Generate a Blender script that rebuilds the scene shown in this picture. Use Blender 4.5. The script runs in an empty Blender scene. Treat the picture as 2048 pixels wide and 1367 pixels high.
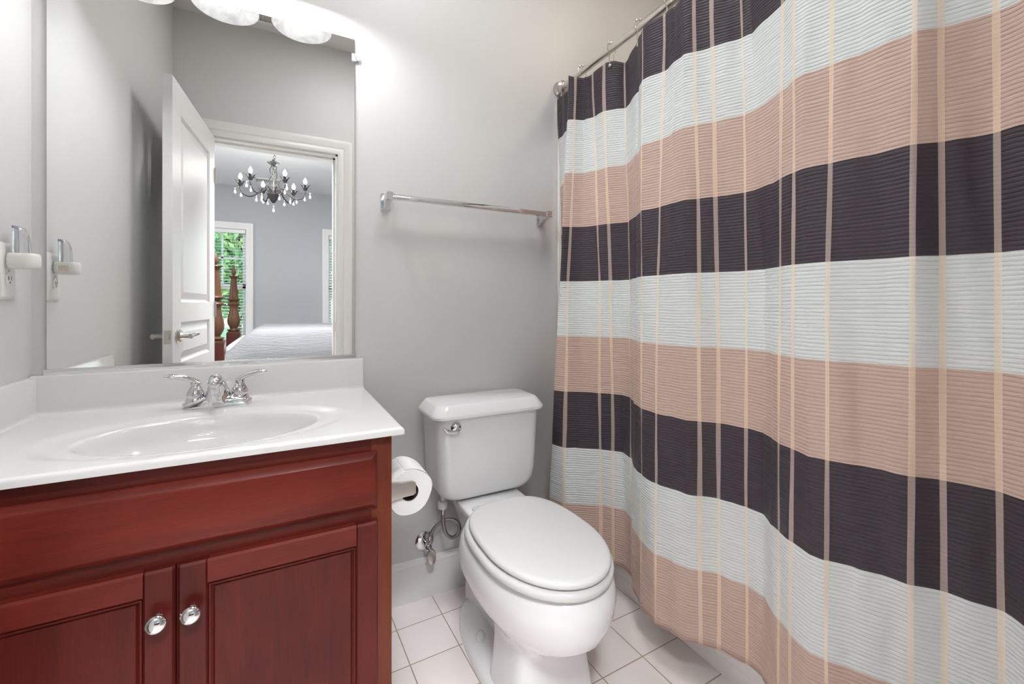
import bpy, bmesh, math, random
from mathutils import Vector, Matrix

random.seed(7)
S = bpy.context.scene
COL = S.collection
PI = math.pi
V = Vector

# ------------------------------------------------------------------ camera
cam_d = bpy.data.cameras.new('camera')
cam = bpy.data.objects.new('camera', cam_d)
COL.objects.link(cam)
FPX = 863.8
cam_d.sensor_width = 36.0
cam_d.lens = FPX / 2048 * 36.0
cam_d.shift_y = -(683.5 - 611.0) / 2048
cam_d.clip_start = 0.01
cam.location = (0.5604, -1.5153, 1.039)
cam.rotation_euler = (PI / 2, 0, -0.4845)
S.camera = cam

# ------------------------------------------------------------------ world
S.view_settings.view_transform = 'Standard'
S.view_settings.look = 'None'
S.view_settings.gamma = 1
S.view_settings.use_curve_mapping = False
S.view_settings.exposure = 0.87
world = bpy.data.worlds.new('world')
S.world = world
world.use_nodes = True
wn = world.node_tree
sky = wn.nodes.new('ShaderNodeTexSky')
sky.sky_type = 'NISHITA'
sky.sun_elevation = math.radians(48)
sky.sun_rotation = math.radians(60)
sky.sun_disc = False
sky.air_density = 1.0
wn.links.new(sky.outputs[0], wn.nodes['Background'].inputs[0])
wn.nodes['Background'].inputs[1].default_value = 0.7


def area(name, loc, rot, sx, sy, power, color=(1, 1, 1)):
    d = bpy.data.lights.new(name, 'AREA')
    d.shape = 'RECTANGLE'
    d.size = sx
    d.size_y = sy
    d.energy = power
    d.color = color
    o = bpy.data.objects.new(name, d)
    COL.objects.link(o)
    o.location = loc
    o.rotation_euler = rot
    return o


# warm tub alcove lamp, and unseen fill lights added in bathroom and bedroom
area('bathroom_overhead_fill', (1.00, -0.75, 2.72), (0, 0, 0), 0.45, 0.45, 6.2, (0.96, 0.98, 1.0))  # added soft overhead fill, no fixture here
area('tub_ceiling_lamp', (2.05, -0.75, 2.72), (0, 0, 0), 0.2, 0.2, 2.5, (1, 0.82, 0.6))
area('bedroom_overhead_fill', (2.0, -2.6, 2.70), (0, 0, 0), 1.0, 1.0, 11.5, (0.97, 0.98, 1.0))  # added fill for the bedroom, kept out of the mirror's view
area('bedroom_doorway_fill', (0.55, -2.25, 2.70), (0, 0, 0), 0.7, 0.5, 68.0, (0.96, 0.98, 1.0))  # added fill thrown through the doorway onto the bathroom floor
area('bedroom_side_fill', (-2.15, -3.4, 1.5), (0, -PI / 2, 0), 1.5, 1.6, 16.0, (0.96, 0.98, 1.0))  # added daylight fill, this wall has no window


# ------------------------------------------------------------------ materials
def new_mat(name):
    m = bpy.data.materials.new(name)
    m.use_nodes = True
    return m, m.node_tree, m.node_tree.nodes['Principled BSDF']


def mat(name, col, rough=0.5, metal=0.0, spec=0.5, coat=0.0, noise=0.0, nscale=30.0, bump=0.0, bscale=200.0, var=None):
    m, nt, b = new_mat(name)
    b.inputs['Base Color'].default_value = (*col, 1)
    b.inputs['Roughness'].default_value = rough
    b.inputs['Metallic'].default_value = metal
    b.inputs['Specular IOR Level'].default_value = spec
    b.inputs['Coat Weight'].default_value = coat
    b.inputs['Coat Roughness'].default_value = 0.08
    tc = nt.nodes.new('ShaderNodeTexCoord')
    if noise > 0:
        n = nt.nodes.new('ShaderNodeTexNoise')
        n.inputs['Scale'].default_value = nscale
        n.inputs['Detail'].default_value = 4
        nt.links.new(tc.outputs['Object'], n.inputs['Vector'])
        mx = nt.nodes.new('ShaderNodeMix')
        mx.data_type = 'RGBA'
        c2 = var if var else tuple(c * (1 - noise) for c in col)
        mx.inputs[6].default_value = (*col, 1)
        mx.inputs[7].default_value = (*c2, 1)
        nt.links.new(n.outputs['Fac'], mx.inputs[0])
        nt.links.new(mx.outputs[2], b.inputs['Base Color'])
    if bump > 0:
        n = nt.nodes.new('ShaderNodeTexNoise')
        n.inputs['Scale'].default_value = bscale
        n.inputs['Detail'].default_value = 3
        nt.links.new(tc.outputs['Object'], n.inputs['Vector'])
        bp = nt.nodes.new('ShaderNodeBump')
        bp.inputs['Strength'].default_value = bump
        bp.inputs['Distance'].default_value = 0.002
        nt.links.new(n.outputs['Fac'], bp.inputs['Height'])
        nt.links.new(bp.outputs[0], b.inputs['Normal'])
    return m


def emit_mat(name, col, strength):
    m, nt, b = new_mat(name)
    b.inputs['Base Color'].default_value = (*col, 1)
    b.inputs['Emission Color'].default_value = (*col, 1)
    b.inputs['Emission Strength'].default_value = strength
    return m


def wood_mat(name, dark, light, axis, rough=0.36, coat=0.2):
    """stained wood, grain along the given axis (0 = x, 2 = z)"""
    m, nt, b = new_mat(name)
    tc = nt.nodes.new('ShaderNodeTexCoord')
    mp = nt.nodes.new('ShaderNodeMapping')
    sc = [26.0, 26.0, 26.0]
    sc[axis] = 2.6
    mp.inputs['Scale'].default_value = sc
    nt.links.new(tc.outputs['Object'], mp.inputs[0])
    n = nt.nodes.new('ShaderNodeTexNoise')
    n.inputs['Scale'].default_value = 1.0
    n.inputs['Detail'].default_value = 5
    n.inputs['Roughness'].default_value = 0.55
    n.inputs['Distortion'].default_value = 0.5
    nt.links.new(mp.outputs[0], n.inputs['Vector'])
    mp2 = nt.nodes.new('ShaderNodeMapping')
    sc2 = [420.0, 420.0, 420.0]
    sc2[axis] = 22.0
    mp2.inputs['Scale'].default_value = sc2
    nt.links.new(tc.outputs['Object'], mp2.inputs[0])
    n2 = nt.nodes.new('ShaderNodeTexNoise')
    n2.inputs['Scale'].default_value = 1.0
    n2.inputs['Detail'].default_value = 2
    nt.links.new(mp2.outputs[0], n2.inputs['Vector'])
    big = nt.nodes.new('ShaderNodeTexNoise')
    big.inputs['Scale'].default_value = 5.0
    big.inputs['Detail'].default_value = 2
    nt.links.new(tc.outputs['Object'], big.inputs['Vector'])
    a1 = nt.nodes.new('ShaderNodeMath'); a1.operation = 'MULTIPLY_ADD'
    a1.inputs[1].default_value = 0.35; 
    nt.links.new(n2.outputs['Fac'], a1.inputs[0])
    nt.links.new(n.outputs['Fac'], a1.inputs[2])
    a2 = nt.nodes.new('ShaderNodeMath'); a2.operation = 'MULTIPLY_ADD'
    a2.inputs[1].default_value = 0.7
    nt.links.new(big.outputs['Fac'], a2.inputs[0])
    nt.links.new(a1.outputs[0], a2.inputs[2])
    rp = nt.nodes.new('ShaderNodeMapRange')
    rp.inputs['From Min'].default_value = 0.65
    rp.inputs['From Max'].default_value = 1.35
    nt.links.new(a2.outputs[0], rp.inputs['Value'])
    mx = nt.nodes.new('ShaderNodeMix'); mx.data_type = 'RGBA'
    mx.inputs[6].default_value = (*dark, 1)
    mx.inputs[7].default_value = (*light, 1)
    nt.links.new(rp.outputs[0], mx.inputs[0])
    nt.links.new(mx.outputs[2], b.inputs['Base Color'])
    b.inputs['Roughness'].default_value = rough
    b.inputs['Specular IOR Level'].default_value = 0.18
    b.inputs['Coat Weight'].default_value = coat * 0.4
    b.inputs['Coat Roughness'].default_value = 0.2
    return m


def tile_mat(name, col, grout, size, gap, ox, oy, rot):
    m, nt, b = new_mat(name)
    geo = nt.nodes.new('ShaderNodeTexCoord')
    mp = nt.nodes.new('ShaderNodeMapping')
    mp.vector_type = 'TEXTURE'
    mp.inputs['Location'].default_value = (ox, oy, 0)
    mp.inputs['Rotation'].default_value = (0, 0, rot)
    nt.links.new(geo.outputs['Object'], mp.inputs[0])
    br = nt.nodes.new('ShaderNodeTexBrick')
    br.offset = 0.0
    br.squash = 1.0
    br.inputs['Scale'].default_value = 1.0
    br.inputs['Mortar Size'].default_value = gap
    br.inputs['Mortar Smooth'].default_value = 0.2
    br.inputs['Brick Width'].default_value = size
    br.inputs['Row Height'].default_value = size
    br.inputs['Color1'].default_value = (*col, 1)
    br.inputs['Color2'].default_value = (col[0] * .97, col[1] * .96, col[2] * .95, 1)
    br.inputs['Mortar'].default_value = (*grout, 1)
    nt.links.new(mp.outputs[0], br.inputs['Vector'])
    nt.links.new(br.outputs['Color'], b.inputs['Base Color'])
    bp = nt.nodes.new('ShaderNodeBump')
    bp.inputs['Strength'].default_value = 0.5
    bp.inputs['Distance'].default_value = 0.002
    bp.invert = True
    nt.links.new(br.outputs['Fac'], bp.inputs['Height'])
    nt.links.new(bp.outputs[0], b.inputs['Normal'])
    b.inputs['Roughness'].default_value = 0.35
    return m


def fabric_mat(name, col, stripe=False):
    m, nt, b = new_mat(name)
    b.inputs['Base Color'].default_value = (*col, 1)
    b.inputs['Roughness'].default_value = 0.55
    b.inputs['Sheen Weight'].default_value = 0.05 if not stripe else 0.1
    b.inputs['Specular IOR Level'].default_value = 0.3
    uv = nt.nodes.new('ShaderNodeUVMap')
    uv.uv_map = 'cloth'
    # fine crinkled ribs across the cloth
    mpn = nt.nodes.new('ShaderNodeMapping')
    mpn.inputs['Scale'].default_value = (14, 30, 1)
    nt.links.new(uv.outputs[0], mpn.inputs[0])
    nz = nt.nodes.new('ShaderNodeTexNoise')
    nz.inputs['Scale'].default_value = 1.0
    nz.inputs['Detail'].default_value = 2
    nt.links.new(mpn.outputs[0], nz.inputs['Vector'])
    sep = nt.nodes.new('ShaderNodeSeparateXYZ')
    nt.links.new(uv.outputs[0], sep.inputs[0])
    ma = nt.nodes.new('ShaderNodeMath'); ma.operation = 'MULTIPLY'
    ma.inputs[1].default_value = PI / 0.0079
    nt.links.new(sep.outputs['Y'], ma.inputs[0])
    mb = nt.nodes.new('ShaderNodeMath'); mb.operation = 'MULTIPLY_ADD'
    mb.inputs[1].default_value = 2.2
    nt.links.new(nz.outputs['Fac'], mb.inputs[0])
    nt.links.new(ma.outputs[0], mb.inputs[2])
    sn0 = nt.nodes.new('ShaderNodeMath'); sn0.operation = 'SINE'
    nt.links.new(mb.outputs[0], sn0.inputs[0])
    sn1 = nt.nodes.new('ShaderNodeMath'); sn1.operation = 'ABSOLUTE'
    nt.links.new(sn0.outputs[0], sn1.inputs[0])
    sn = nt.nodes.new('ShaderNodeMath'); sn.operation = 'POWER'
    sn.inputs[1].default_value = 0.6
    nt.links.new(sn1.outputs[0], sn.inputs[0])
    mp2 = nt.nodes.new('ShaderNodeMapping')
    mp2.inputs['Scale'].default_value = (30, 80, 1)
    nt.links.new(uv.outputs[0], mp2.inputs[0])
    n2 = nt.nodes.new('ShaderNodeTexNoise')
    n2.inputs['Scale'].default_value = 1.0
    n2.inputs['Detail'].default_value = 3
    nt.links.new(mp2.outputs[0], n2.inputs['Vector'])
    ad = nt.nodes.new('ShaderNodeMath'); ad.operation = 'MULTIPLY_ADD'
    ad.inputs[1].default_value = 1.9
    nt.links.new(n2.outputs['Fac'], ad.inputs[0])
    nt.links.new(sn.outputs[0], ad.inputs[2])
    bp = nt.nodes.new('ShaderNodeBump')
    bp.inputs['Strength'].default_value = 0.8 if not stripe else 0.2
    bp.inputs['Distance'].default_value = 0.0019
    nt.links.new(ad.outputs[0], bp.inputs['Height'])
    nt.links.new(bp.outputs[0], b.inputs['Normal'])
    return m


def glass_mat(name, col=(1, 1, 1), rough=0.0, clear=0.75, milk=0.0):
    """clear sheet or drop: see-through with a gloss that grows at grazing angles"""
    m = bpy.data.materials.new(name)
    m.use_nodes = True
    nt = m.node_tree
    nt.nodes.remove(nt.nodes['Principled BSDF'])
    out = nt.nodes['Material Output']
    tr = nt.nodes.new('ShaderNodeBsdfTransparent'); tr.inputs[0].default_value = (*col, 1)
    gl = nt.nodes.new('ShaderNodeBsdfGlossy'); gl.inputs['Roughness'].default_value = rough
    lw = nt.nodes.new('ShaderNodeLayerWeight'); lw.inputs[0].default_value = 1 - clear
    mx = nt.nodes.new('ShaderNodeMixShader')
    nt.links.new(lw.outputs['Fresnel'], mx.inputs[0])
    nt.links.new(tr.outputs[0], mx.inputs[1])
    nt.links.new(gl.outputs[0], mx.inputs[2])
    if milk > 0:
        df = nt.nodes.new('ShaderNodeBsdfTranslucent'); df.inputs[0].default_value = (0.95, 0.95, 0.95, 1)
        d2 = nt.nodes.new('ShaderNodeBsdfDiffuse'); d2.inputs[0].default_value = (0.95, 0.95, 0.95, 1)
        m1 = nt.nodes.new('ShaderNodeMixShader'); m1.inputs[0].default_value = 0.5
        nt.links.new(df.outputs[0], m1.inputs[1]); nt.links.new(d2.outputs[0], m1.inputs[2])
        m2 = nt.nodes.new('ShaderNodeMixShader'); m2.inputs[0].default_value = milk
        nt.links.new(mx.outputs[0], m2.inputs[1]); nt.links.new(m1.outputs[0], m2.inputs[2])
        nt.links.new(m2.outputs[0], out.inputs[0])
    else:
        nt.links.new(mx.outputs[0], out.inputs[0])
    return m


M = {}
M['wall'] = mat('wall_paint', (0.645, 0.637, 0.628), 0.42, bump=0.12, bscale=260, spec=0.4)
M['bed_wall'] = mat('bedroom_paint', (0.44, 0.45, 0.468), 0.6, bump=0.05, bscale=260)
M['ceiling'] = mat('ceiling_paint', (0.72, 0.70, 0.68), 0.9, bump=0.1)
M['bed_ceiling'] = mat('bedroom_ceiling_paint', (0.78, 0.79, 0.81), 0.9, bump=0.1)
M['trim'] = mat('white_trim', (0.78, 0.77, 0.755), 0.32, bump=0.04, bscale=90)
M['door'] = mat('door_white', (0.76, 0.755, 0.75), 0.3, bump=0.15, bscale=60)
M['tile'] = tile_mat('floor_tile', (0.89, 0.825, 0.81), (0.42, 0.34, 0.26), 0.1525, 0.0018, 0.8779, -0.1202, 0.0248)
M['carpet'] = mat('carpet', (0.5, 0.45, 0.38), 0.95, noise=0.3, nscale=200, bump=0.4, bscale=300)
M['porcelain'] = mat('porcelain', (0.85, 0.85, 0.855), 0.08, spec=0.55, noise=0.02, nscale=4)
M['seat'] = mat('seat_plastic', (0.72, 0.72, 0.706), 0.2, noise=0.02, nscale=4)
M['marble'] = mat('cultured_marble', (0.715, 0.71, 0.70), 0.1, spec=0.55, noise=0.03, nscale=5)
M['tub'] = mat('tub_white', (0.85, 0.81, 0.80), 0.2, noise=0.02, nscale=4)
M['surround'] = mat('tub_surround', (0.80, 0.77, 0.755), 0.2, noise=0.02, nscale=4)
M['chrome'] = mat('chrome', (0.70, 0.70, 0.715), 0.06, 1.0, noise=0.03, nscale=20)
M['nickel'] = mat('brushed_nickel', (0.62, 0.59, 0.55), 0.28, 1.0, noise=0.1, nscale=60)
M['rod'] = mat('rod_nickel', (0.76, 0.73, 0.68), 0.3, 1.0, noise=0.06, nscale=40)
M['satin_chrome'] = mat('satin_chrome', (0.86, 0.86, 0.865), 0.22, 1.0, noise=0.04, nscale=30)
M['steel_braid'] = mat('braided_steel', (0.42, 0.42, 0.42), 0.4, 1.0, noise=0.4, nscale=500, bump=0.6, bscale=600)
M['mirror'] = mat('mirror_silver', (0.93, 0.935, 0.925), 0.0, 1.0)
M['mirror_edge'] = mat('mirror_edge_glass', (0.25, 0.29, 0.28), 0.2, noise=0.2)
M['paper'] = mat('tissue_paper', (0.86, 0.85, 0.84), 0.95, bump=0.2, bscale=500, noise=0.03, nscale=200)
M['cardboard'] = mat('cardboard_core', (0.10, 0.07, 0.06), 0.9, noise=0.3)
M['plastic'] = mat('white_plastic', (0.80, 0.79, 0.77), 0.35, noise=0.02)
M['grey_slot'] = mat('grey_socket', (0.5, 0.49, 0.48), 0.5, noise=0.1)
M['slot'] = mat('dark_slot', (0.05, 0.05, 0.05), 0.6, noise=0.1)
M['lens'] = glass_mat('night_light_lens', (0.95, 0.95, 0.97), 0.06, 0.5, 0.22)
M['violet'] = mat('violet_plastic', (0.25, 0.22, 0.62), 0.3, noise=0.1)
M['sticker'] = mat('sticker', (0.72, 0.62, 0.48), 0.6, noise=0.1)
M['gasket'] = mat('rubber_gasket', (0.04, 0.035, 0.035), 0.7, noise=0.1)
CH_D, CH_L = (0.072, 0.0085, 0.006), (0.185, 0.025, 0.015)
M['cherry_h'] = wood_mat('cherry_grain_across', CH_D, CH_L, 0)
M['cherry_v'] = wood_mat('cherry_grain_upright', (0.050, 0.006, 0.0045), (0.118, 0.014, 0.010), 2)
M['cherry_frame'] = wood_mat('cherry_face_frame', (0.095, 0.019, 0.010), (0.18, 0.042, 0.021), 2, 0.4, 0.15)
M['cherry_rail'] = wood_mat('cherry_rail', (0.060, 0.008, 0.006), (0.14, 0.020, 0.013), 0, 0.4, 0.15)
M['gap'] = mat('dark_gap', (0.012, 0.006, 0.005), 0.8, noise=0.2)
M['oak'] = wood_mat('bed_post_wood', (0.045, 0.020, 0.011), (0.135, 0.066, 0.036), 2, 0.35, 0.2)
M['bedwood'] = wood_mat('bed_panel_wood', (0.035, 0.008, 0.006), (0.08, 0.018, 0.011), 2, 0.3, 0.3)
M['bronze'] = mat('dark_bronze', (0.05, 0.045, 0.045), 0.45, 0.7, noise=0.3, nscale=40)
M['pewter'] = mat('pewter', (0.10, 0.098, 0.095), 0.4, 0.8, noise=0.3, nscale=60)
M['crystal'] = glass_mat('crystal', (0.96, 0.97, 0.98), 0.1, 0.6, 0.45)
M['flame'] = emit_mat('lit_bulb', (1.0, 0.97, 0.93), 150.0)
M['bulb'] = emit_mat('lit_vanity_bulb', (0.95, 0.98, 1.0), 122.0)
M['bulb_soft'] = emit_mat('lit_vanity_bulb_soft', (0.95, 0.98, 1.0), 6.0)
M['pane'] = glass_mat('window_pane', (0.96, 0.98, 0.97), 0.0, 0.95)
M['blind'] = mat('blind_slat', (0.82, 0.82, 0.81), 0.5, noise=0.02)
M['grass'] = mat('lawn', (0.16, 0.30, 0.07), 0.9, noise=0.5, nscale=8, bump=0.5)
M['leaf'] = mat('leaf_green', (0.30, 0.50, 0.20), 0.6, noise=0.7, nscale=3, var=(0.12, 0.28, 0.12))
M['leaf2'] = mat('leaf_yellow_green', (0.48, 0.62, 0.26), 0.6, noise=0.7, nscale=3, var=(0.22, 0.40, 0.16))
M['bark'] = mat('bark', (0.12, 0.08, 0.05), 0.9, noise=0.5, bump=0.5, bscale=30)
M['vent'] = mat('vent_grille', (0.55, 0.54, 0.53), 0.6, noise=0.1)

# fabric of the shower curtain: three bands, and the pale ribbon woven over each
FD, FL, FT = (0.056, 0.042, 0.052), (0.71, 0.735, 0.725), (0.585, 0.420, 0.355)
for k, c in (('dark', FD), ('light', FL), ('tan', FT)):
    M['fab_' + k] = fabric_mat('curtain_' + k, c)
for k, c in (('dark', (0.40, 0.315, 0.285)), ('light', (0.79, 0.71, 0.60)), ('tan', (0.74, 0.56, 0.43))):
    M['rib_' + k] = fabric_mat('curtain_ribbon_' + k, c, True)

# quilt
m, nt, b = new_mat('quilt_fabric')
b.inputs['Base Color'].default_value = (0.265, 0.265, 0.278, 1)
b.inputs['Roughness'].default_value = 0.85
tc = nt.nodes.new('ShaderNodeTexCoord')
mp = nt.nodes.new('ShaderNodeMapping'); mp.inputs['Scale'].default_value = (11, 95, 110)
nt.links.new(tc.outputs['Object'], mp.inputs[0])
nn = nt.nodes.new('ShaderNodeTexNoise'); nn.inputs['Scale'].default_value = 1.0
nn.inputs['Detail'].default_value = 3
nt.links.new(mp.outputs[0], nn.inputs['Vector'])
bp = nt.nodes.new('ShaderNodeBump'); bp.inputs['Distance'].default_value = 0.010
bp.inputs['Strength'].default_value = 0.6
nt.links.new(nn.outputs['Fac'], bp.inputs['Height'])
nt.links.new(bp.outputs[0], b.inputs['Normal'])
M['quilt'] = m

# alabaster lamp glass, lit from inside
m, nt, b = new_mat('alabaster_glass')
b.inputs['Base Color'].default_value = (0.006, 0.006, 0.006, 1)
b.inputs['Roughness'].default_value = 0.5
b.inputs['Specular IOR Level'].default_value = 0.05
tc = nt.nodes.new('ShaderNodeTexCoord')
nn = nt.nodes.new('ShaderNodeTexNoise'); nn.inputs['Scale'].default_value = 16
nn.inputs['Detail'].default_value = 5; nn.inputs['Distortion'].default_value = 1.2
nt.links.new(tc.outputs['Object'], nn.inputs['Vector'])
mr = nt.nodes.new('ShaderNodeMapRange')
mr.inputs['From Min'].default_value = 0.3; mr.inputs['From Max'].default_value = 0.7
mr.inputs['To Min'].default_value = 0.33; mr.inputs['To Max'].default_value = 0.55
nt.links.new(nn.outputs['Fac'], mr.inputs['Value'])
b.inputs['Emission Color'].default_value = (1, 0.985, 0.97, 1)
nt.links.new(mr.outputs[0], b.inputs['Emission Strength'])
M['alabaster'] = m


# ------------------------------------------------------------------ mesh helpers
def obj(name, bm, material, parent=None, org=None, sharp=38, smooth=True):
    """bm holds world coordinates; link as ONE mesh object (child of parent if given)"""
    mats = material if isinstance(material, (list, tuple)) else [material]
    if parent is not None:
        o0 = V(parent['_org'])
    else:
        o0 = V(org) if org is not None else V((0, 0, 0))
    bmesh.ops.translate(bm, verts=bm.verts, vec=-o0)
    bmesh.ops.recalc_face_normals(bm, faces=bm.faces)
    me = bpy.data.meshes.new(name)
    bm.to_mesh(me)
    bm.free()
    for mm in mats:
        me.materials.append(mm)
    if smooth:
        me.polygons.foreach_set('use_smooth', [True] * len(me.polygons))
        me.set_sharp_from_angle(angle=math.radians(sharp))
    o = bpy.data.objects.new(name, me)
    COL.objects.link(o)
    if parent is not None:
        o.parent = parent
    else:
        o.location = o0
    o['_org'] = tuple(o0)
    return o


def thing(name, label, cat, loc, group=None):
    o = bpy.data.objects.new(name, None)
    COL.objects.link(o)
    o.location = loc
    o.empty_display_size = 0.05
    o['_org'] = tuple(loc)
    o['label'] = label
    o['category'] = cat
    if group:
        o['group'] = group
    return o


def tag(o, label, cat, group=None):
    o['label'] = label
    o['category'] = cat
    if group:
        o['group'] = group
    return o


def struct(name, bm, material, parent=None, **kw):
    o = obj(name, bm, material, parent, **kw)
    if parent is None:
        o['kind'] = 'structure'
    return o


def merge(dst, src):
    me = bpy.data.meshes.new('tmp')
    src.to_mesh(me)
    src.free()
    dst.from_mesh(me)
    bpy.data.meshes.remove(me)


def box(bm, lo, hi, r=0.0, seg=2, mi=0):
    t = bmesh.new()
    bmesh.ops.create_cube(t, size=1)
    lo, hi = V(lo), V(hi)
    for v in t.verts:
        v.co = V(((lo.x + hi.x) / 2 + v.co.x * (hi.x - lo.x), (lo.y + hi.y) / 2 + v.co.y * (hi.y - lo.y), (lo.z + hi.z) / 2 + v.co.z * (hi.z - lo.z)))
    if r > 0:
        bmesh.ops.bevel(t, geom=t.edges[:], offset=r, segments=seg, profile=0.5, affect='EDGES')
    for f in t.faces:
        f.material_index = mi
    merge(bm, t)
    return bm


def B(lo, hi, r=0.0, seg=2):
    return box(bmesh.new(), lo, hi, r, seg)


def loft(bm, secs, cap0=True, cap1=True, close=True, mi=0):
    rows = [[bm.verts.new(p) for p in s] for s in secs]
    n = len(rows[0])
    for a, c in zip(rows[:-1], rows[1:]):
        for i in range(n if close else n - 1):
            j = (i + 1) % n
            try:
                f = bm.faces.new((a[i], a[j], c[j], c[i]))
                f.material_index = mi
            except ValueError:
                pass
    if cap0:
        f = bm.faces.new(rows[0][::-1]); f.material_index = mi
    if cap1:
        f = bm.faces.new(rows[-1]); f.material_index = mi
    return bm


def rrect(cx, cy, hx, hy, r, z, n=6):
    """rounded rectangle; r is one radius or four (+x+y, -x+y, -x-y, +x-y)"""
    rs = r if isinstance(r, (tuple, list)) else (r,) * 4
    pts = []
    for q, (sx, sy) in enumerate(((1, 1), (-1, 1), (-1, -1), (1, -1))):
        rr = rs[q]
        ox, oy = cx + sx * (hx - rr), cy + sy * (hy - rr)
        for i in range(n + 1):
            a = q * PI / 2 + i / n * PI / 2
            pts.append(V((ox + rr * math.cos(a), oy + rr * math.sin(a), z)))
    return pts


def tube(bm, pts, rad, n=10, caps=True, closed=False, flat=None, mi=0):
    """sweep a circle (or ellipse when flat=(a,b) multipliers) along pts"""
    pts = [V(p) for p in pts]
    m_ = len(pts)
    rads = rad if isinstance(rad, (list, tuple)) else [rad] * m_
    tang = []
    for i in range(m_):
        if closed:
            t = pts[(i + 1) % m_] - pts[i - 1]
        else:
            t = pts[min(i + 1, m_ - 1)] - pts[max(i - 1, 0)]
        tang.append(t.normalized())
    up = V((0, 0, 1)) if abs(tang[0].z) < 0.9 else V((0, 1, 0))
    nrm = (up - tang[0] * up.dot(tang[0])).normalized()
    secs = []
    for i in range(m_):
        t = tang[i]
        nrm = (nrm - t * nrm.dot(t)).normalized()
        bi = t.cross(nrm)
        fa, fb = flat if flat else (1, 1)
        secs.append([pts[i] + nrm * math.cos(k / n * 2 * PI) * rads[i] * fa + bi * math.sin(k / n * 2 * PI) * rads[i] * fb for k in range(n)])
    if closed:
        secs.append(secs[0])
        rows = [[bm.verts.new(p) for p in s] for s in secs[:-1]]
        for i in range(m_):
            a, c = rows[i], rows[(i + 1) % m_]
            for k in range(n):
                j = (k + 1) % n
                bm.faces.new((a[k], a[j], c[j], c[k]))
        return bm
    return loft(bm, secs, caps, caps, mi=mi)


def lathe(bm, prof, org, axis=(0, 0, 1), n=24, mi=0):
    """prof: list of (radius, height along axis)"""
    ax = V(axis).normalized()
    q = ax.to_track_quat('Z', 'Y')
    org = V(org)
    secs = []
    for r, h in prof:
        secs.append([org + q @ V((max(r, 1e-5) * math.cos(k / n * 2 * PI), max(r, 1e-5) * math.sin(k / n * 2 * PI), h)) for k in range(n)])
    return loft(bm, secs, mi=mi)


def ball(bm, c, r, n=12, s=(1, 1, 1)):
    t = bmesh.new()
    bmesh.ops.create_uvsphere(t, u_segments=n, v_segments=max(6, n // 2 + 2), radius=1)
    for v in t.verts:
        v.co = V((c[0] + v.co.x * r * s[0], c[1] + v.co.y * r * s[1], c[2] + v.co.z * r * s[2]))
    merge(bm, t)
    return bm


def catmull(P, k=6):
    P = [V(p) for p in P]
    out = []
    for i in range(len(P) - 1):
        p0, p1, p2, p3 = P[max(i - 1, 0)], P[i], P[i + 1], P[min(i + 2, len(P) - 1)]
        for j in range(k):
            t = j / k
            out.append(0.5 * ((2 * p1) + (p2 - p0) * t + (2 * p0 - 5 * p1 + 4 * p2 - p3) * t * t + (3 * p1 - p0 - 3 * p2 + p3) * t ** 3))
    out.append(P[-1])
    return out


def u_casing(x0, x1, z0, z1, yface, ydir, prof, closed=False):
    """moulded casing round an opening in a wall parallel to x; prof = (offset out, depth) points"""
    bm = bmesh.new()
    rows = []
    for o, d in prof:
        y = yface + ydir * d
        if closed:
            pts = [(x0 - o, y, z0 - o), (x0 - o, y, z1 + o), (x1 + o, y, z1 + o), (x1 + o, y, z0 - o)]
        else:
            pts = [(x0 - o, y, z0), (x0 - o, y, z1 + o), (x1 + o, y, z1 + o), (x1 + o, y, z0)]
        rows.append([bm.verts.new(p) for p in pts])
    n = len(rows)
    k = 4 if closed else 3
    for i in range(n):
        a, c = rows[i], rows[(i + 1) % n]
        for j in range(k):
            jj = (j + 1) % 4
            bm.faces.new((a[j], a[jj], c[jj], c[j]))
    if not closed:
        bm.faces.new([r[0] for r in rows])
        bm.faces.new([r[3] for r in rows][::-1])
    return bm


CASING = [(0, 0), (0, 0.012), (0.006, 0.016), (0.03, 0.017), (0.036, 0.013), (0.042, 0.018), (0.065, 0.021), (0.078, 0.024), (0.088, 0.022), (0.09, 0.0)]
WCASING = [(0, 0), (0, 0.014), (0.01, 0.018), (0.06, 0.020), (0.075, 0.026), (0.09, 0.026), (0.09, 0.0)]

# ------------------------------------------------------------------ structure
H = 2.735
L = 1.56          # bathroom depth
LB = 1.68         # bedroom face of the door wall
XR = 2.40         # wall beyond the tub
FAR = 5.70        # far bedroom wall
DX0, DX1, DH = 0.135, 0.874, 2.040   # door opening

struct('floor', B((-0.1, -LB, -0.05), (XR + 0.1, 0.1, 0)), M['tile'], smooth=False)
struct('ceiling', B((-0.1, -L - 0.06, H), (XR + 0.1, 0.1, H + 0.06)), M['ceiling'], smooth=False)
struct('wall_back', B((-0.1, 0, 0), (XR + 0.1, 0.1, H)), M['wall'], smooth=False)
struct('wall_left', B((-0.1, -L, 0), (0, 0, H)), M['wall'], smooth=False)
struct('wall_right', B((XR, -L, 0), (XR + 0.1, 0, H)), M['wall'], smooth=False)
bm = bmesh.new()
box(bm, (-0.1, -L - 0.06, 0), (DX0, -L, H))
box(bm, (DX1, -L - 0.06, 0), (XR + 0.1, -L, H))
box(bm, (DX0, -L - 0.06, DH), (DX1, -L, H))
struct('wall_front', bm, M['wall'], smooth=False)
bm = bmesh.new()
BX0, BX1 = -2.3, 2.9
box(bm, (BX0, -LB, 0), (DX0, -L - 0.06, H))
box(bm, (DX1, -LB, 0), (BX1, -L - 0.06, H))
box(bm, (DX0, -LB, DH), (DX1, -L - 0.06, H))
struct('wall_bedroom_near', bm, M['bed_wall'], smooth=False)

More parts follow.
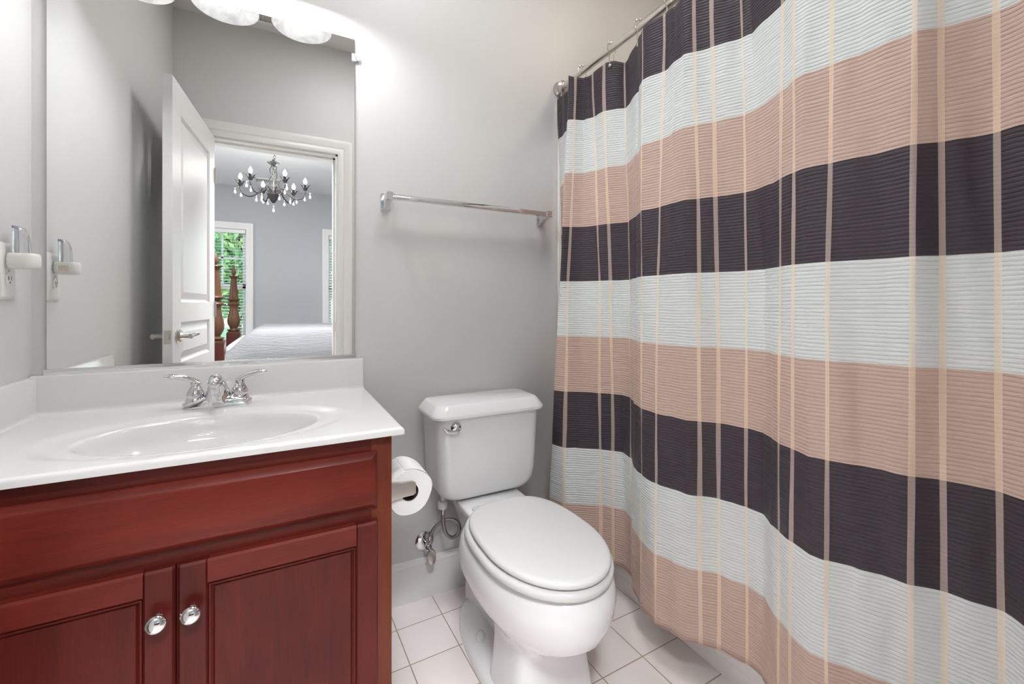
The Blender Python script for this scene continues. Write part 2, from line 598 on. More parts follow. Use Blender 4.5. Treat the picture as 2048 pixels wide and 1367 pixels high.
# door frame: jamb with stop, casing on the bathroom side
bm = bmesh.new()
box(bm, (DX0 - 0.001, -LB, 0), (DX0 + 0.016, -L + 0.001, DH))
box(bm, (DX1 - 0.016, -LB, 0), (DX1 + 0.001, -L + 0.001, DH))
box(bm, (DX0 - 0.001, -LB, DH - 0.016), (DX1 + 0.001, -L + 0.001, DH + 0.001))
box(bm, (DX1 - 0.028, -LB + 0.01, 0), (DX1 - 0.015, -L - 0.045, DH - 0.015))
box(bm, (DX0 + 0.015, -LB + 0.01, DH - 0.028), (DX1 - 0.015, -L - 0.045, DH - 0.015))
frame = struct('trim_1', bm, M['trim'])
obj('strike_plate', B((DX1 - 0.0175, -L - 0.033, 0.865), (DX1 - 0.0155, -L - 0.012, 0.925), 0.0008), M['nickel'], frame)
struct('trim_2', u_casing(DX0 + 0.004, DX1 - 0.004, 0, DH - 0.004, -L, 1, CASING), M['trim'])
struct('trim_3', u_casing(DX0 + 0.004, DX1 - 0.004, 0, DH - 0.004, -LB, -1, CASING), M['trim'])

# baseboards
def baseboard(name, x0, x1):
    prof = [(-0.0, 0), (-0.014, 0), (-0.014, 0.112), (-0.012, 0.120), (-0.0125, 0.124), (-0.009, 0.130), (-0.006, 0.138), (-0.004, 0.143), (0.0, 0.143)]
    bm = bmesh.new()
    loft(bm, [[V((x0, y, z)) for y, z in prof], [V((x1, y, z)) for y, z in prof]])
    return struct(name, bm, M['trim'], sharp=25)


baseboard('baseboard_back', 0.776, 1.650)
bm = bmesh.new()
box(bm, (DX1 + 0.088, -L, 0), (1.640, -L + 0.014, 0.138), 0.004)
struct('baseboard_front', bm, M['trim'])
bm = bmesh.new()
box(bm, (0, -L, 0), (0.014, -0.56, 0.138), 0.004)
struct('baseboard_left', bm, M['trim'])

# tub alcove
bm = bmesh.new()
box(bm, (1.572, -0.012, 0.38), (XR, 0, 1.86), 0.004)
box(bm, (XR - 0.012, -L, 0.38), (XR, -0.0, 1.86), 0.004)
box(bm, (1.60, -L, 0.38), (XR, -L + 0.012, 1.86), 0.004)
struct('trim_4', bm, M['surround'])

# bedroom
struct('floor_bedroom', B((BX0, -FAR, -0.05), (BX1, -LB, 0)), M['carpet'], smooth=False)
struct('ceiling_bedroom', B((BX0, -FAR - 0.1, H), (BX1, -L - 0.06, H + 0.06)), M['bed_ceiling'], smooth=False)
struct('wall_bedroom_left', B((BX0 - 0.1, -FAR, 0), (BX0, -LB, H)), M['bed_wall'], smooth=False)
struct('wall_bedroom_right', B((BX1, -FAR, 0), (BX1 + 0.1, -LB, H)), M['bed_wall'], smooth=False)
WZ0, WZ1 = 0.55, 2.12
W1 = (-0.80, 0.072)
W2 = (1.160, 2.03)
bm = bmesh.new()
ya, yb = -FAR - 0.14, -FAR
box(bm, (BX0 - 0.1, ya, 0), (W1[0], yb, H))
box(bm, (W1[1], ya, 0), (W2[0], yb, H))
box(bm, (W2[1], ya, 0), (BX1 + 0.1, yb, H))
for w in (W1, W2):
    box(bm, (w[0], ya, 0), (w[1], yb, WZ0))
    box(bm, (w[0], ya, WZ1), (w[1], yb, H))
struct('wall_bedroom_far', bm, M['bed_wall'], smooth=False)


def window(name, w, i):
    bm = u_casing(w[0], w[1], WZ0, WZ1, -FAR, 1, WCASING, True)
    box(bm, (w[0] - 0.12, -FAR, WZ0 - 0.11), (w[1] + 0.12, -FAR + 0.05, WZ0 - 0.085), 0.004)
    root = struct(name, bm, M['trim'])
    f = bmesh.new()
    y0, y1 = -FAR - 0.12, -FAR - 0.075
    zm = (WZ0 + WZ1) / 2 - 0.02
    t = 0.045
    box(f, (w[0], y0, WZ0), (w[0] + t, y1, WZ1))
    box(f, (w[1] - t, y0, WZ0), (w[1], y1, WZ1))
    box(f, (w[0], y0, WZ0), (w[1], y1, WZ0 + t))
    box(f, (w[0], y0, WZ1 - t), (w[1], y1, WZ1))
    box(f, (w[0], y0, zm - 0.03), (w[1], y1, zm + 0.03))
    for k in (1, 2):
        xm = w[0] + (w[1] - w[0]) * k / 3
        box(f, (xm - 0.011, y0 + 0.012, zm), (xm + 0.011, y1 - 0.012, WZ1))
    zz = (zm + WZ1) / 2
    box(f, (w[0], y0 + 0.012, zz - 0.011), (w[1], y1 - 0.012, zz + 0.011))
    sash = obj('sash', f, M['trim'], root)
    obj('window_pane', B((w[0] + 0.03, y0 + 0.02, WZ0 + 0.03), (w[1] - 0.03, y0 + 0.024, WZ1 - 0.03)), M['pane'], sash, smooth=False)


window('window_1', W1, 1)
window('window_2', W2, 2)


def blind(w, label, tilt):
    root = thing('window_blind', label, 'blind', ((w[0] + w[1]) / 2, -FAR - 0.035, WZ1), 'white horizontal blinds in the bedroom')
    obj('head_rail', B((w[0] + 0.006, -FAR - 0.062, WZ1 - 0.058), (w[1] - 0.006, -FAR - 0.004, WZ1 - 0.002), 0.004), M['blind'], root)
    bm = bmesh.new()
    z = WZ1 - 0.085
    while z > WZ0 + 0.06:
        t = bmesh.new()
        box(t, (w[0] + 0.01, -0.022, -0.0013), (w[1] - 0.01, 0.022, 0.0013))
        bmesh.ops.rotate(t, verts=t.verts, cent=(0, 0, 0), matrix=Matrix.Rotation(tilt, 3, 'X'))
        bmesh.ops.translate(t, verts=t.verts, vec=(0, -FAR - 0.033, z))
        merge(bm, t)
        z -= 0.042
    s = obj('slats', bm, M['blind'], root, smooth=False)
    s['kind'] = 'stuff'
    for k in (0.15, 0.5, 0.85):
        x = w[0] + (w[1] - w[0]) * k
        obj('ladder_cord', B((x - 0.0015, -FAR - 0.0575, WZ0 + 0.04), (x + 0.0015, -FAR - 0.0545, WZ1 - 0.05)), M['blind'], root, smooth=False)
    obj('bottom_rail', B((w[0] + 0.01, -FAR - 0.058, WZ0 + 0.012), (w[1] - 0.01, -FAR - 0.010, WZ0 + 0.034), 0.004), M['blind'], root)
    # pull cord with two dark tassels
    c = bmesh.new()
    tube(c, [(w[1] - 0.12, -FAR - 0.006, WZ1 - 0.06), (w[1] - 0.12, -FAR - 0.006, 1.36)], 0.0015, 6)
    tube(c, [(w[1] - 0.10, -FAR - 0.006, WZ1 - 0.06), (w[1] - 0.10, -FAR - 0.006, 1.27)], 0.0015, 6)
    cord = obj('pull_cord', c, M['blind'], root)
    for x, z in ((w[1] - 0.12, 1.35), (w[1] - 0.10, 1.26)):
        obj('tassel', lathe(bmesh.new(), [(0.003, 0), (0.008, -0.01), (0.011, -0.035), (0.004, -0.04)], (x, -FAR - 0.006, z), n=10), M['bronze'], cord)
    return root


blind(W1, 'white slatted blind open on the window with green trees behind the bed posts', math.radians(-8))
blind(W2, 'white slatted blind glowing beside the right door casing in the mirror', math.radians(-38))

# outdoors: lawn and trees seen between the slats
tag(obj('lawn', B((-16, -30, -0.5), (16, -FAR - 0.2, -0.3)), M['grass'], smooth=False), 'green lawn outside the bedroom window', 'lawn')['kind'] = 'stuff'


def tree(x, y, h, r, mt, label, n=1500):
    root = thing('garden_tree', label, 'tree', (x, y, -0.3), 'trees outside the bedroom window')
    obj('trunk', tube(bmesh.new(), [(x, y, -0.294), (x + 0.05, y, h * 0.4), (x, y, h * 0.8)], [0.14, 0.1, 0.04], 8), M['bark'], root)
    rnd = random.Random(int(x * 100 + y * 10))
    bm = bmesh.new()
    for i in range(n):
        a, cz_, rr = rnd.uniform(0, 2 * PI), rnd.uniform(-1, 1), rnd.uniform(0.4, 1) ** 0.4
        s = math.sqrt(1 - cz_ * cz_)
        lump = 0.8 + 0.25 * math.sin(a * 3 + x) * math.cos(cz_ * 4 + y)
        p = V((x + r * rr * lump * s * math.cos(a), y + r * rr * lump * s * math.sin(a), h * 0.55 + h * 0.48 * rr * lump * cz_))
        d1 = V((rnd.uniform(-1, 1), rnd.uniform(-1, 1), rnd.uniform(-1, 1))).normalized()
        d2 = d1.orthogonal().normalized()
        l = rnd.uniform(0.12, 0.24)
        q = [p - d1 * l, p + d2 * l * 0.4, p + d1 * l, p - d2 * l * 0.4]
        bm.faces.new([bm.verts.new(c) for c in q])
    lo = obj('foliage', bm, mt, root, smooth=False)
    lo['kind'] = 'stuff'


tree(-1.55, -10.4, 3.4, 0.85, M['leaf'], 'dark green bushy tree at the left edge of the bedroom window', 2400)
tree(0.45, -10.8, 3.2, 0.9, M['leaf'], 'dark green bushy tree at the right edge of the bedroom window', 2400)
tree(-0.75, -14.2, 5.4, 1.45, M['leaf2'], 'tall light green tree in the middle of the bedroom window', 5200)
tree(-4.0, -14.6, 5.4, 1.5, M['leaf2'], 'light green tree far to the left beyond the bedroom window')
tree(2.6, -14.4, 5.4, 1.5, M['leaf2'], 'light green tree behind the right slatted blind')

# ------------------------------------------------------------------ shower curtain
PLAN = [
    ('B0', 1.566, -0.016, 1.57, -0.05, 1.572, -0.07),
    ('B1', 1.556, -0.07, 1.545, -0.1, 1.535, -0.12),
    ('B2', 1.535, -0.13, 1.5, -0.155, 1.48, -0.15),
    ('L', 1.49, -0.195, 1.448, -0.201, 1.437, -0.168),
    ('P1', 1.51, -0.208, 1.478, -0.214, 1.456, -0.226),
    ('m1', 1.544, -0.221, 1.52, -0.237, 1.491, -0.249),
    ('P2', 1.557, -0.26, 1.554, -0.297, 1.556, -0.3),
    ('P3', 1.563, -0.313, 1.577, -0.33, 1.582, -0.334),
    ('m2', 1.588, -0.345, 1.598, -0.355, 1.604, -0.366),
    ('P4', 1.611, -0.367, 1.607, -0.394, 1.591, -0.418),
    ('F1', 1.57, -0.471, 1.561, -0.468, 1.551, -0.47),
    ('P5', 1.528, -0.531, 1.522, -0.535, 1.515, -0.54),
    ('P6', 1.547, -0.598, 1.525, -0.597, 1.506, -0.609),
    ('m3', 1.537, -0.646, 1.527, -0.649, 1.517, -0.657),
    ('F2', 1.531, -0.684, 1.53, -0.696, 1.527, -0.699),
    ('F2b', 1.536, -0.696, 1.537, -0.705, 1.534, -0.708),
    ('P7', 1.544, -0.708, 1.55, -0.72, 1.549, -0.723),
    ('P8', 1.57, -0.745, 1.576, -0.755, 1.578, -0.757),
    ('m4', 1.586, -0.778, 1.588, -0.783, 1.588, -0.786),
    ('P9', 1.601, -0.809, 1.602, -0.821, 1.6, -0.822),
    ('F3', 1.606, -0.832, 1.595, -0.869, 1.597, -0.866),
    ('m5', 1.588, -0.882, 1.575, -0.901, 1.572, -0.902),
    ('P10', 1.564, -0.931, 1.557, -0.931, 1.551, -0.931),
    ('P11', 1.542, -0.971, 1.537, -0.971, 1.532, -0.967),
    ('F4', 1.534, -0.998, 1.527, -0.999, 1.517, -1.013),
    ('P12', 1.546, -1.042, 1.535, -1.039, 1.524, -1.041),
    ('m6', 1.555, -1.085, 1.551, -1.083, 1.546, -1.082),
    ('m7', 1.551, -1.13, 1.559, -1.123, 1.566, -1.119),
    ('P13', 1.55, -1.17, 1.563, -1.163, 1.576, -1.155),
    ('P14', 1.58, -1.195, 1.592, -1.192, 1.603, -1.191),
    ('m8', 1.592, -1.222, 1.603, -1.222, 1.614, -1.223),
    ('P15', 1.606, -1.254, 1.615, -1.255, 1.624, -1.256),
    ('R', 1.603, -1.282, 1.606, -1.282, 1.608, -1.284),
    ('e1', 1.585, -1.33, 1.585, -1.33, 1.585, -1.33),
    ('e2', 1.565, -1.38, 1.56, -1.38, 1.555, -1.38),
    ('P16', 1.56, -1.42, 1.555, -1.42, 1.55, -1.42),
    ('e3', 1.575, -1.46, 1.58, -1.46, 1.585, -1.46),
    ('e4', 1.59, -1.5, 1.595, -1.5, 1.6, -1.5),
    ('e5', 1.58, -1.535, 1.58, -1.535, 1.58, -1.535),
]
STRIPE_W = 0.0132


def build_curtain():
    names = [p[0] for p in PLAN]
    npt = len(PLAN)
    arc = [0.0]
    for i in range(1, npt):
        a, c = PLAN[i - 1], PLAN[i]
        arc.append(arc[-1] + math.hypot(c[3] - a[3], c[4] - a[4]))
    lev = [[V((p[1 + 2 * l], p[2 + 2 * l])) for p in PLAN] for l in range(3)]

    def at(l, s):
        P = lev[l]
        i = 0
        while i < npt - 2 and s > arc[i + 1]:
            i += 1
        t = (s - arc[i]) / (arc[i + 1] - arc[i])
        p1, p2 = P[i], P[i + 1]
        m1 = (P[i + 1] - P[max(i - 1, 0)]) / (arc[i + 1] - arc[max(i - 1, 0)])
        m2 = (P[min(i + 2, npt - 1)] - P[i]) / (arc[min(i + 2, npt - 1)] - arc[i])
        h = (arc[i + 1] - arc[i]) * (0.2 if names[i][0] == 'F' or names[i + 1][0] == 'F' else 0.5)
        t2, t3 = t * t, t * t * t
        return p1 * (2 * t3 - 3 * t2 + 1) + m1 * h * (t3 - 2 * t2 + t) + p2 * (-2 * t3 + 3 * t2) + m2 * h * (t3 - t2)

    stripes = [arc[i] for i in range(npt) if names[i][0] == 'P']
    cols = set()
    for s in stripes:
        cols.add(round(s - STRIPE_W / 2, 5)); cols.add(round(s + STRIPE_W / 2, 5))
    s = 0.0
    while s < arc[-1]:
        if all(abs(s - c) > 0.003 for c in cols):
            cols.add(round(s, 5))
        s += 0.0065
    cols.add(round(arc[-1], 5))
    cols = sorted(cols)
    TOP, HEM = 1.898, 0.128
    bounds = [1.128 - (k - 4) * 0.2 for k in range(1, 9)]
    rows = set([TOP, HEM, TOP - 0.01, HEM + 0.02] + [round(z, 5) for z in bounds])
    z = HEM
    while z < TOP:
        if all(abs(z - r) > 0.006 for r in rows):
            rows.add(round(z, 5))
        z += 0.02
    rows = sorted(rows, reverse=True)
    hook_s = HOOK_S(arc, lev)
    bm = bmesh.new()
    uvl = bm.loops.layers.uv.new('cloth')
    grid, uvs = [], []
    for z in rows:
        rr, ru = [], []
        for s in cols:
            T, Md, Bt = at(0, s), at(1, s), at(2, s)
            if z >= 1.128:
                k = (z - 1.128) / 0.6
                p = Md + (T - Md) * min(k, 1.15)
            else:
                k = (1.128 - z) / 0.6
                p = Md + (Bt - Md) * min(k, 1.25)
            x, y = p.x, p.y
            # soft crinkle of the cloth
            w = 0.0034 * math.sin(s * 71 + z * 3.1) * math.sin(z * 7 + s * 17) + 0.0011 * math.sin(s * 150 + 5 * math.sin(z * 6)) * math.sin(z * 11 + s * 30)
            x += w
            zz = z
            if z > 1.72:
                # the head sags a little between the hooks and gathers at each of them
                dmin = min(abs(s - h) for h in hook_s)
                sag = min(dmin / 0.06, 1.0) ** 1.5
                zz = z - 0.012 * sag * (z - 1.72) / (TOP - 1.72)
            if z < 0.5:
                x = min(x, 1.632 - 0.03 * 0)
            rr.append(bm.verts.new((x, y, zz)))
            ru.append((s, z))
        grid.append(rr); uvs.append(ru)
    order = ['dark', 'light', 'tan']
    slot = {'dark': 0, 'light': 1, 'tan': 2}
    for j in range(len(rows) - 1):
        zc = (rows[j] + rows[j + 1]) / 2
        band = sum(1 for b_ in bounds if zc < b_) % 3
        for i in range(len(cols) - 1):
            sc = (cols[i] + cols[i + 1]) / 2
            st = any(abs(sc - q) < STRIPE_W / 2 for q in stripes)
            f = bm.faces.new((grid[j][i], grid[j][i + 1], grid[j + 1][i + 1], grid[j + 1][i]))
            f.material_index = band + (3 if st else 0)
            for lp, (a, c) in zip(f.loops, ((j, i), (j, i + 1), (j + 1, i + 1), (j + 1, i))):
                lp[uvl].uv = uvs[a][c]
    o = obj('shower_curtain', bm, [M['fab_dark'], M['fab_light'], M['fab_tan'], M['rib_dark'], M['rib_light'], M['rib_tan']], sharp=80)
    sol = o.modifiers.new('cloth_thickness', 'SOLIDIFY')
    sol.thickness = 0.0012
    sol.offset = 0
    tag(o, 'plum, pale blue and tan banded fabric shower curtain with thin cream stripes', 'shower curtain')
    return o, [(h, at(0, h)) for h in hook_s]


HOOK_Y = [-0.035, -0.165, -0.330, -0.470, -0.590, -0.715, -0.840, -0.965, -1.09, -1.215, -1.34, -1.47]
ROD_X, ROD_Z = 1.582, 1.945


def HOOK_S(arc, lev):
    out = []
    for y in HOOK_Y:
        i = min(range(len(arc)), key=lambda k: abs(lev[0][k].y - y))
        # refine on the neighbouring segment
        best = (9, 0)
        for j in range(len(arc) - 1):
            for t in (0, .25, .5, .75, 1):
                p = lev[0][j].lerp(lev[0][j + 1], t)
                d = abs(p.y - y) + 0.2 * abs(p.x - ROD_X)
                if d < best[0]:
                    best = (d, arc[j] + (arc[j + 1] - arc[j]) * t)
        out.append(best[1])
    return out


curtain, hooks = build_curtain()

# rod
rod = thing('curtain_rod', 'brushed metal shower curtain rod meeting the wall above the towel bar end', 'curtain rod', (ROD_X, 0, ROD_Z))
obj('rod', tube(bmesh.new(), [(ROD_X, -0.004, ROD_Z), (ROD_X, -L + 0.004, ROD_Z)], 0.0125, 20), M['rod'], rod)
for y, d in ((0, -1), (-L, 1)):
    obj('flange', lathe(bmesh.new(), [(0.018, 0), (0.030, 0.001), (0.031, 0.008), (0.026, 0.014), (0.024, 0.018), (0.027, 0.024), (0.026, 0.034), (0.018, 0.042), (0.0125, 0.044)], (ROD_X, y, ROD_Z), (0, d, 0), 28), M['nickel'], rod)

# hooks: a double roller ball hook, one per gather
ORD = ['first', 'second', 'third', 'fourth', 'fifth', 'sixth', 'seventh', 'eighth', 'ninth', 'tenth', 'eleventh', 'twelfth']


def hook_mesh():
    bm = bmesh.new()
    R_ = 0.017
    pts = []
    for i in range(15):
        a = math.radians(-60 + i * 300 / 14)
        pts.append(V((R_ * math.cos(a), 0, R_ * math.sin(a))))
    pts = [V((0.004, 0, -0.052))] + [V((0.010, 0, -0.034))] + pts + [V((-0.010, 0, -0.034)), V((-0.006, 0, -0.052))]
    tube(bm, pts, 0.0013, 8)
    for k in (-40, 0, 40):
        a = math.radians(90 + k)
        ball(bm, (R_ * math.cos(a), 0, R_ * math.sin(a)), 0.0042, 10)
    ball(bm, (-0.006, 0, -0.052), 0.0055, 12)
    ball(bm, (0.004, 0, -0.052), 0.004, 12)
    return bm


h0 = None
for i, (s, p) in enumerate(hooks):
    if i == 0:
        h0 = obj('curtain_hook', hook_mesh(), M['nickel'], org=(0, 0, 0))
        h = h0
    else:
        h = h0.copy()
        COL.objects.link(h)
    h.location = (ROD_X - 0.001, HOOK_Y[i], ROD_Z)
    h.rotation_euler = (0, 0, random.uniform(-0.3, 0.3))
    h.scale = (1.2, 1.2, 1.2)
    lab = 'beaded metal curtain hook nearest the wall flange of the rod' if i == 0 else '%s beaded metal curtain hook counted from the wall along the rod' % ORD[i]
    tag(h, lab, 'curtain hook', 'curtain hooks on the rod')

# ------------------------------------------------------------------ bathtub
tub = thing('bathtub', 'white bathtub apron showing under the shower curtain hem', 'bathtub', (1.66, -L / 2, 0))
bm = bmesh.new()
prof = [(1.652, 0.0), (1.652, 0.050), (1.6445, 0.058), (1.643, 0.075), (1.6485, 0.30), (1.647, 0.36), (1.640, 0.385), (1.645, 0.400), (1.660, 0.405), (1.72, 0.405), (1.74, 0.395)]
loft(bm, [[V((x, -0.013, z)) for x, z in prof], [V((x, -L + 0.013, z)) for x, z in prof]], False, False, close=False)
obj('apron', bm, M['tub'], tub)
bm = bmesh.new()
secs = []
for z, ins in ((0.405, 0.0), (0.400, 0.055), (0.385, 0.075), (0.25, 0.10), (0.10, 0.15), (0.06, 0.22)):
    secs.append(rrect(2.035, -L / 2, 0.353 - ins, L / 2 - 0.013 - ins, 0.005 + min(0.12, ins * 1.6), z))
loft(bm, secs, False, True)
obj('basin', bm, M['tub'], tub)
obj('drain', lathe(bmesh.new(), [(0.03, 0), (0.03, 0.004), (0.02, 0.006)], (2.035, -0.32, 0.0605), n=20), M['chrome'], tub)

# ------------------------------------------------------------------ vanity cabinet
YF = -0.527       # face frame plane
VX1 = 0.774
van = thing('vanity_cabinet', 'cherry wood vanity cabinet under the white sink counter', 'vanity cabinet', (0.387, -0.26, 0))
bm = bmesh.new()
box(bm, (VX1 - 0.018, YF + 0.001, 0), (VX1, -0.004, 0.748))
box(bm, (0.004, YF + 0.001, 0), (0.022, -0.004, 0.748))
box(bm, (0.02, YF + 0.02, 0.10), (VX1 - 0.018, -0.01, 0.115))
box(bm, (0.02, -0.014, 0.10), (VX1 - 0.018, -0.006, 0.748))
obj('carcass', bm, M['cherry_frame'], van)
for lo, hi in (((0.002, YF, 0.10), (0.044, YF + 0.019, 0.7505)), ((VX1 - 0.044, YF, 0.0), (VX1, YF + 0.019, 0.7505)), ((0.375, YF + 0.0005, 0.135), (0.400, YF + 0.018, 0.560))):
    obj('face_stile', B(lo, hi, 0.0008), M['cherry_frame'], van)
for za, zb in ((0.705, 0.7505), (0.560, 0.610), (0.10, 0.135)):
    obj('face_rail', B((0.044, YF + 0.0005, za), (VX1 - 0.044, YF + 0.019, zb)), M['cherry_rail'], van)
obj('toe_kick', B((0.02, -0.46, 0), (VX1 - 0.018, -0.448, 0.10)), M['cherry_rail'], van)


def rect_loft(bm, rects):
    """stack of (x0,x1,z0,z1,y) rectangles in planes facing -y"""
    secs = [[V((a, y, c)), V((b_, y, c)), V((b_, y, d)), V((a, y, d))] for a, b_, c, d, y in rects]
    return loft(bm, secs, True, True)


def ins(x0, x1, z0, z1, i, y):
    return (x0 + i, x1 - i, z0 + i, z1 - i, y)


# false drawer front: wide bevelled edge
X0, X1, Z0, Z1 = 0.034, 0.741, 0.596, 0.719
bm = bmesh.new()
rect_loft(bm, [ins(X0, X1, Z0, Z1, 0, YF), ins(X0, X1, Z0, Z1, 0, YF - 0.006), ins(X0, X1, Z0, Z1, 0.002, YF - 0.0085), ins(X0, X1, Z0, Z1, 0.012, YF - 0.0165), ins(X0, X1, Z0, Z1, 0.0145, YF - 0.0185), ins(X0, X1, Z0, Z1, 0.0165, YF - 0.019)])
obj('drawer_front', bm, M['cherry_h'], van, sharp=25)


def cab_door(x0, x1, z0, z1, knob_x):
    """frame of two stiles and two rails round a flat recessed panel"""
    w = 0.046
    root = None
    # stiles (with eased outer edge)
    def stile(a, c):
        t = bmesh.new()
        secs = [[V((a, YF, z)), V((a, YF - 0.014, z)), V((a + 0.004, YF - 0.019, z)), V((c - 0.004, YF - 0.019, z)), V((c, YF - 0.014, z)), V((c, YF, z))] for z in (z0, z1 - 0.004)]
        secs.append([V((p.x, min(YF, p.y + (0.004 if p.y < YF - 0.015 else 0)), z1)) for p in secs[-1]])
        loft(t, secs)
        return t
    pn = bmesh.new()
    X_0, X_1, Z_0, Z_1 = x0 + w - 0.002, x1 - w + 0.002, z0 + w - 0.002, z1 - w + 0.002
    rect_loft(pn, [ins(X_0, X_1, Z_0, Z_1, 0, YF - 0.004), ins(X_0, X_1, Z_0, Z_1, 0.003, YF - 0.0165), ins(X_0, X_1, Z_0, Z_1, 0.005, YF - 0.0165), ins(X_0, X_1, Z_0, Z_1, 0.0085, YF - 0.0125), ins(X_0, X_1, Z_0, Z_1, 0.0105, YF - 0.0105), ins(X_0, X_1, Z_0, Z_1, 0.012, YF - 0.0125)])
    root = obj('door', pn, M['cherry_v'], van, sharp=20)
    obj('door_stile', stile(x0, x0 + w), M['cherry_v'], root, sharp=25)
    obj('door_stile', stile(x1 - w, x1), M['cherry_v'], root, sharp=25)
    for a, c in ((z0, z0 + w), (z1 - w, z1)):
        rl = bmesh.new()
        loft(rl, [[V((x, YF, a)), V((x, YF - 0.0145, a)), V((x, YF - 0.0188, a + 0.004)), V((x, YF - 0.0188, c - 0.004)), V((x, YF - 0.0145, c)), V((x, YF, c))] for x in (x0 + w - 0.001, x1 - w + 0.001)])
        obj('door_rail', rl, M['cherry_h'], root, sharp=25)
    kb = lathe(bmesh.new(), [(0.008, 0), (0.008, 0.003), (0.0055, 0.006), (0.0055, 0.012), (0.009, 0.015), (0.0155, 0.018), (0.0165, 0.021), (0.0150, 0.025), (0.0110, 0.028), (0.0055, 0.0298), (0.0005, 0.030)], (knob_x, YF - 0.019, 0.487), (0, -1, 0), 28)
    k = obj('knob', kb, M['chrome'], root)
    k['label'] = 'round chrome knob'


cab_door(0.034, 0.3855, 0.110, 0.5695, 0.3625)
cab_door(0.3890, 0.741, 0.110, 0.5695, 0.4115)

# ------------------------------------------------------------------ vanity top with basin
ZC = 0.767
CX1, CY0 = 0.798, -0.547
top = thing('vanity_countertop', 'glossy white one piece sink counter on the cherry cabinet', 'countertop', (0.40, -0.27, 0.751))
BCX, BCY = 0.410, -0.338


def basin_z(x, y):
    # shallow dished rim, then the bowl itself
    ro = math.hypot((x - BCX) / 0.300, (y - (BCY - 0.005)) / 0.190)
    ri = math.hypot((x - BCX) / 0.226, (y - BCY) / 0.150)
    dz = 0.0
    if ro < 1:
        t = min(1, (1 - ro) / 0.18)
        dz -= 0.0065 * t * t * (3 - 2 * t)
    if ri < 1:
        t = 1 - ri
        e = min(1, t / 0.10)
        dz -= 0.012 * e * e * (3 - 2 * e) * 0.6
        dz -= 0.125 * (1 - ri ** 2.6) ** 0.85 * e
    return dz


bm = bmesh.new()
edge = [(0.0, -0.0155), (0.0, -0.006), (0.0012, -0.003), (0.0035, -0.001), (0.007, 0.0)]
xs = [0.003] + [0.008 + i * 0.005 for i in range(157)]
xs = [x for x in xs if x < CX1 - 0.008]
xz = [0.0] * len(xs)
for d, z in reversed(edge):
    xs.append(CX1 - d); xz.append(z)
ys, yz = [], []
for d, z in edge:
    ys.append(CY0 + d); yz.append(z)
y = CY0 + 0.012
while y < -0.003:
    ys.append(y); yz.append(0.0)
    y += 0.005
ys.append(-0.003); yz.append(0.0)
grid = []
for j, yy in enumerate(ys):
    grid.append([bm.verts.new((xx, yy, ZC + min(xz[i], yz[j]) + basin_z(xx, yy))) for i, xx in enumerate(xs)])
for j in range(len(ys) - 1):
    for i in range(len(xs) - 1):
        bm.faces.new((grid[j][i], grid[j][i + 1], grid[j + 1][i + 1], grid[j + 1][i]))
# underside of the overhang
box(bm, (0.003, CY0 + 0.0005, ZC - 0.0155), (CX1 - 0.0005, YF + 0.003, ZC - 0.0150))
box(bm, (VX1 - 0.003, CY0 + 0.0005, ZC - 0.0155), (CX1 - 0.0005, -0.004, ZC - 0.0150))
obj('counter_slab', bm, M['marble'], top, sharp=60)


def splash_prof(t, h):
    # (distance from the wall, height) with a cove at the foot and eased top
    return [(0.0, 0.0), (t + 0.010, 0.0), (t + 0.005, 0.002), (t + 0.0018, 0.006), (t, 0.012), (t, h - 0.004), (t - 0.0015, h - 0.001), (t - 0.004, h), (0.0, h)]


bm = bmesh.new()
pr = splash_prof(0.019, 0.097)
secs = []
for x, sh in ((0.004, 0), (0.7895, 0), (0.7925, 0.0025)):
    secs.append([V((x, -0.0008 - max(d - sh, 0.0002 * 0), ZC - 0.0005 + max(0, h - sh if h > 0.05 else h))) for d, h in pr])
loft(bm, secs)
obj('backsplash', bm, M['marble'], top)
bm = bmesh.new()
pr = splash_prof(0.0155, 0.094)
loft(bm, [[V((0.0008 + d, y, ZC - 0.0005 + h)) for d, h in pr] for y in (-0.018, -0.54)])
obj('side_splash', bm, M['marble'], top)
obj('sink_drain', lathe(bmesh.new(), [(0.022, 0), (0.022, 0.003), (0.017, 0.004), (0.015, 0.002), (0.001, 0.002)], (BCX, BCY, ZC + basin_z(BCX, BCY) + 0.0005), n=24), M['chrome'], top)

# ------------------------------------------------------------------ faucet
FX, FY = 0.400, -0.100
fau = thing('bathroom_faucet', 'chrome two lever faucet at the back of the sink', 'faucet', (FX, FY, ZC))
bm = bmesh.new()
secs = []
# wide deck plate, arched: taller in the middle
for i in range(25):
    u = -1 + 2 * i / 24
    x = FX + u * 0.079
    hy = 0.030 * (1 - 0.25 * u * u) * (1 if abs(u) < 0.93 else math.sqrt(max(0.05, 1 - ((abs(u) - 0.93) / 0.07) ** 2 * 0.9)))
    hz = 0.014 + 0.020 * (1 - abs(u)) ** 0.8 if abs(u) > 0.42 else 0.014 + 0.020 * (0.58) ** 0.8
    hz += 0.004 * (1 - u * u)
    sec = []
    for k in range(16):
        a = k / 15 * PI
        c, s_ = math.cos(a), math.sin(a)
        sec.append(V((x, FY - hy * (abs(c) ** 0.6) * (1 if c > 0 else -1), ZC - 0.0008 + hz * s_ ** 0.55)))
    secs.append(sec)
loft(bm, secs)
obj('deck_plate', bm, M['chrome'], fau, sharp=50)
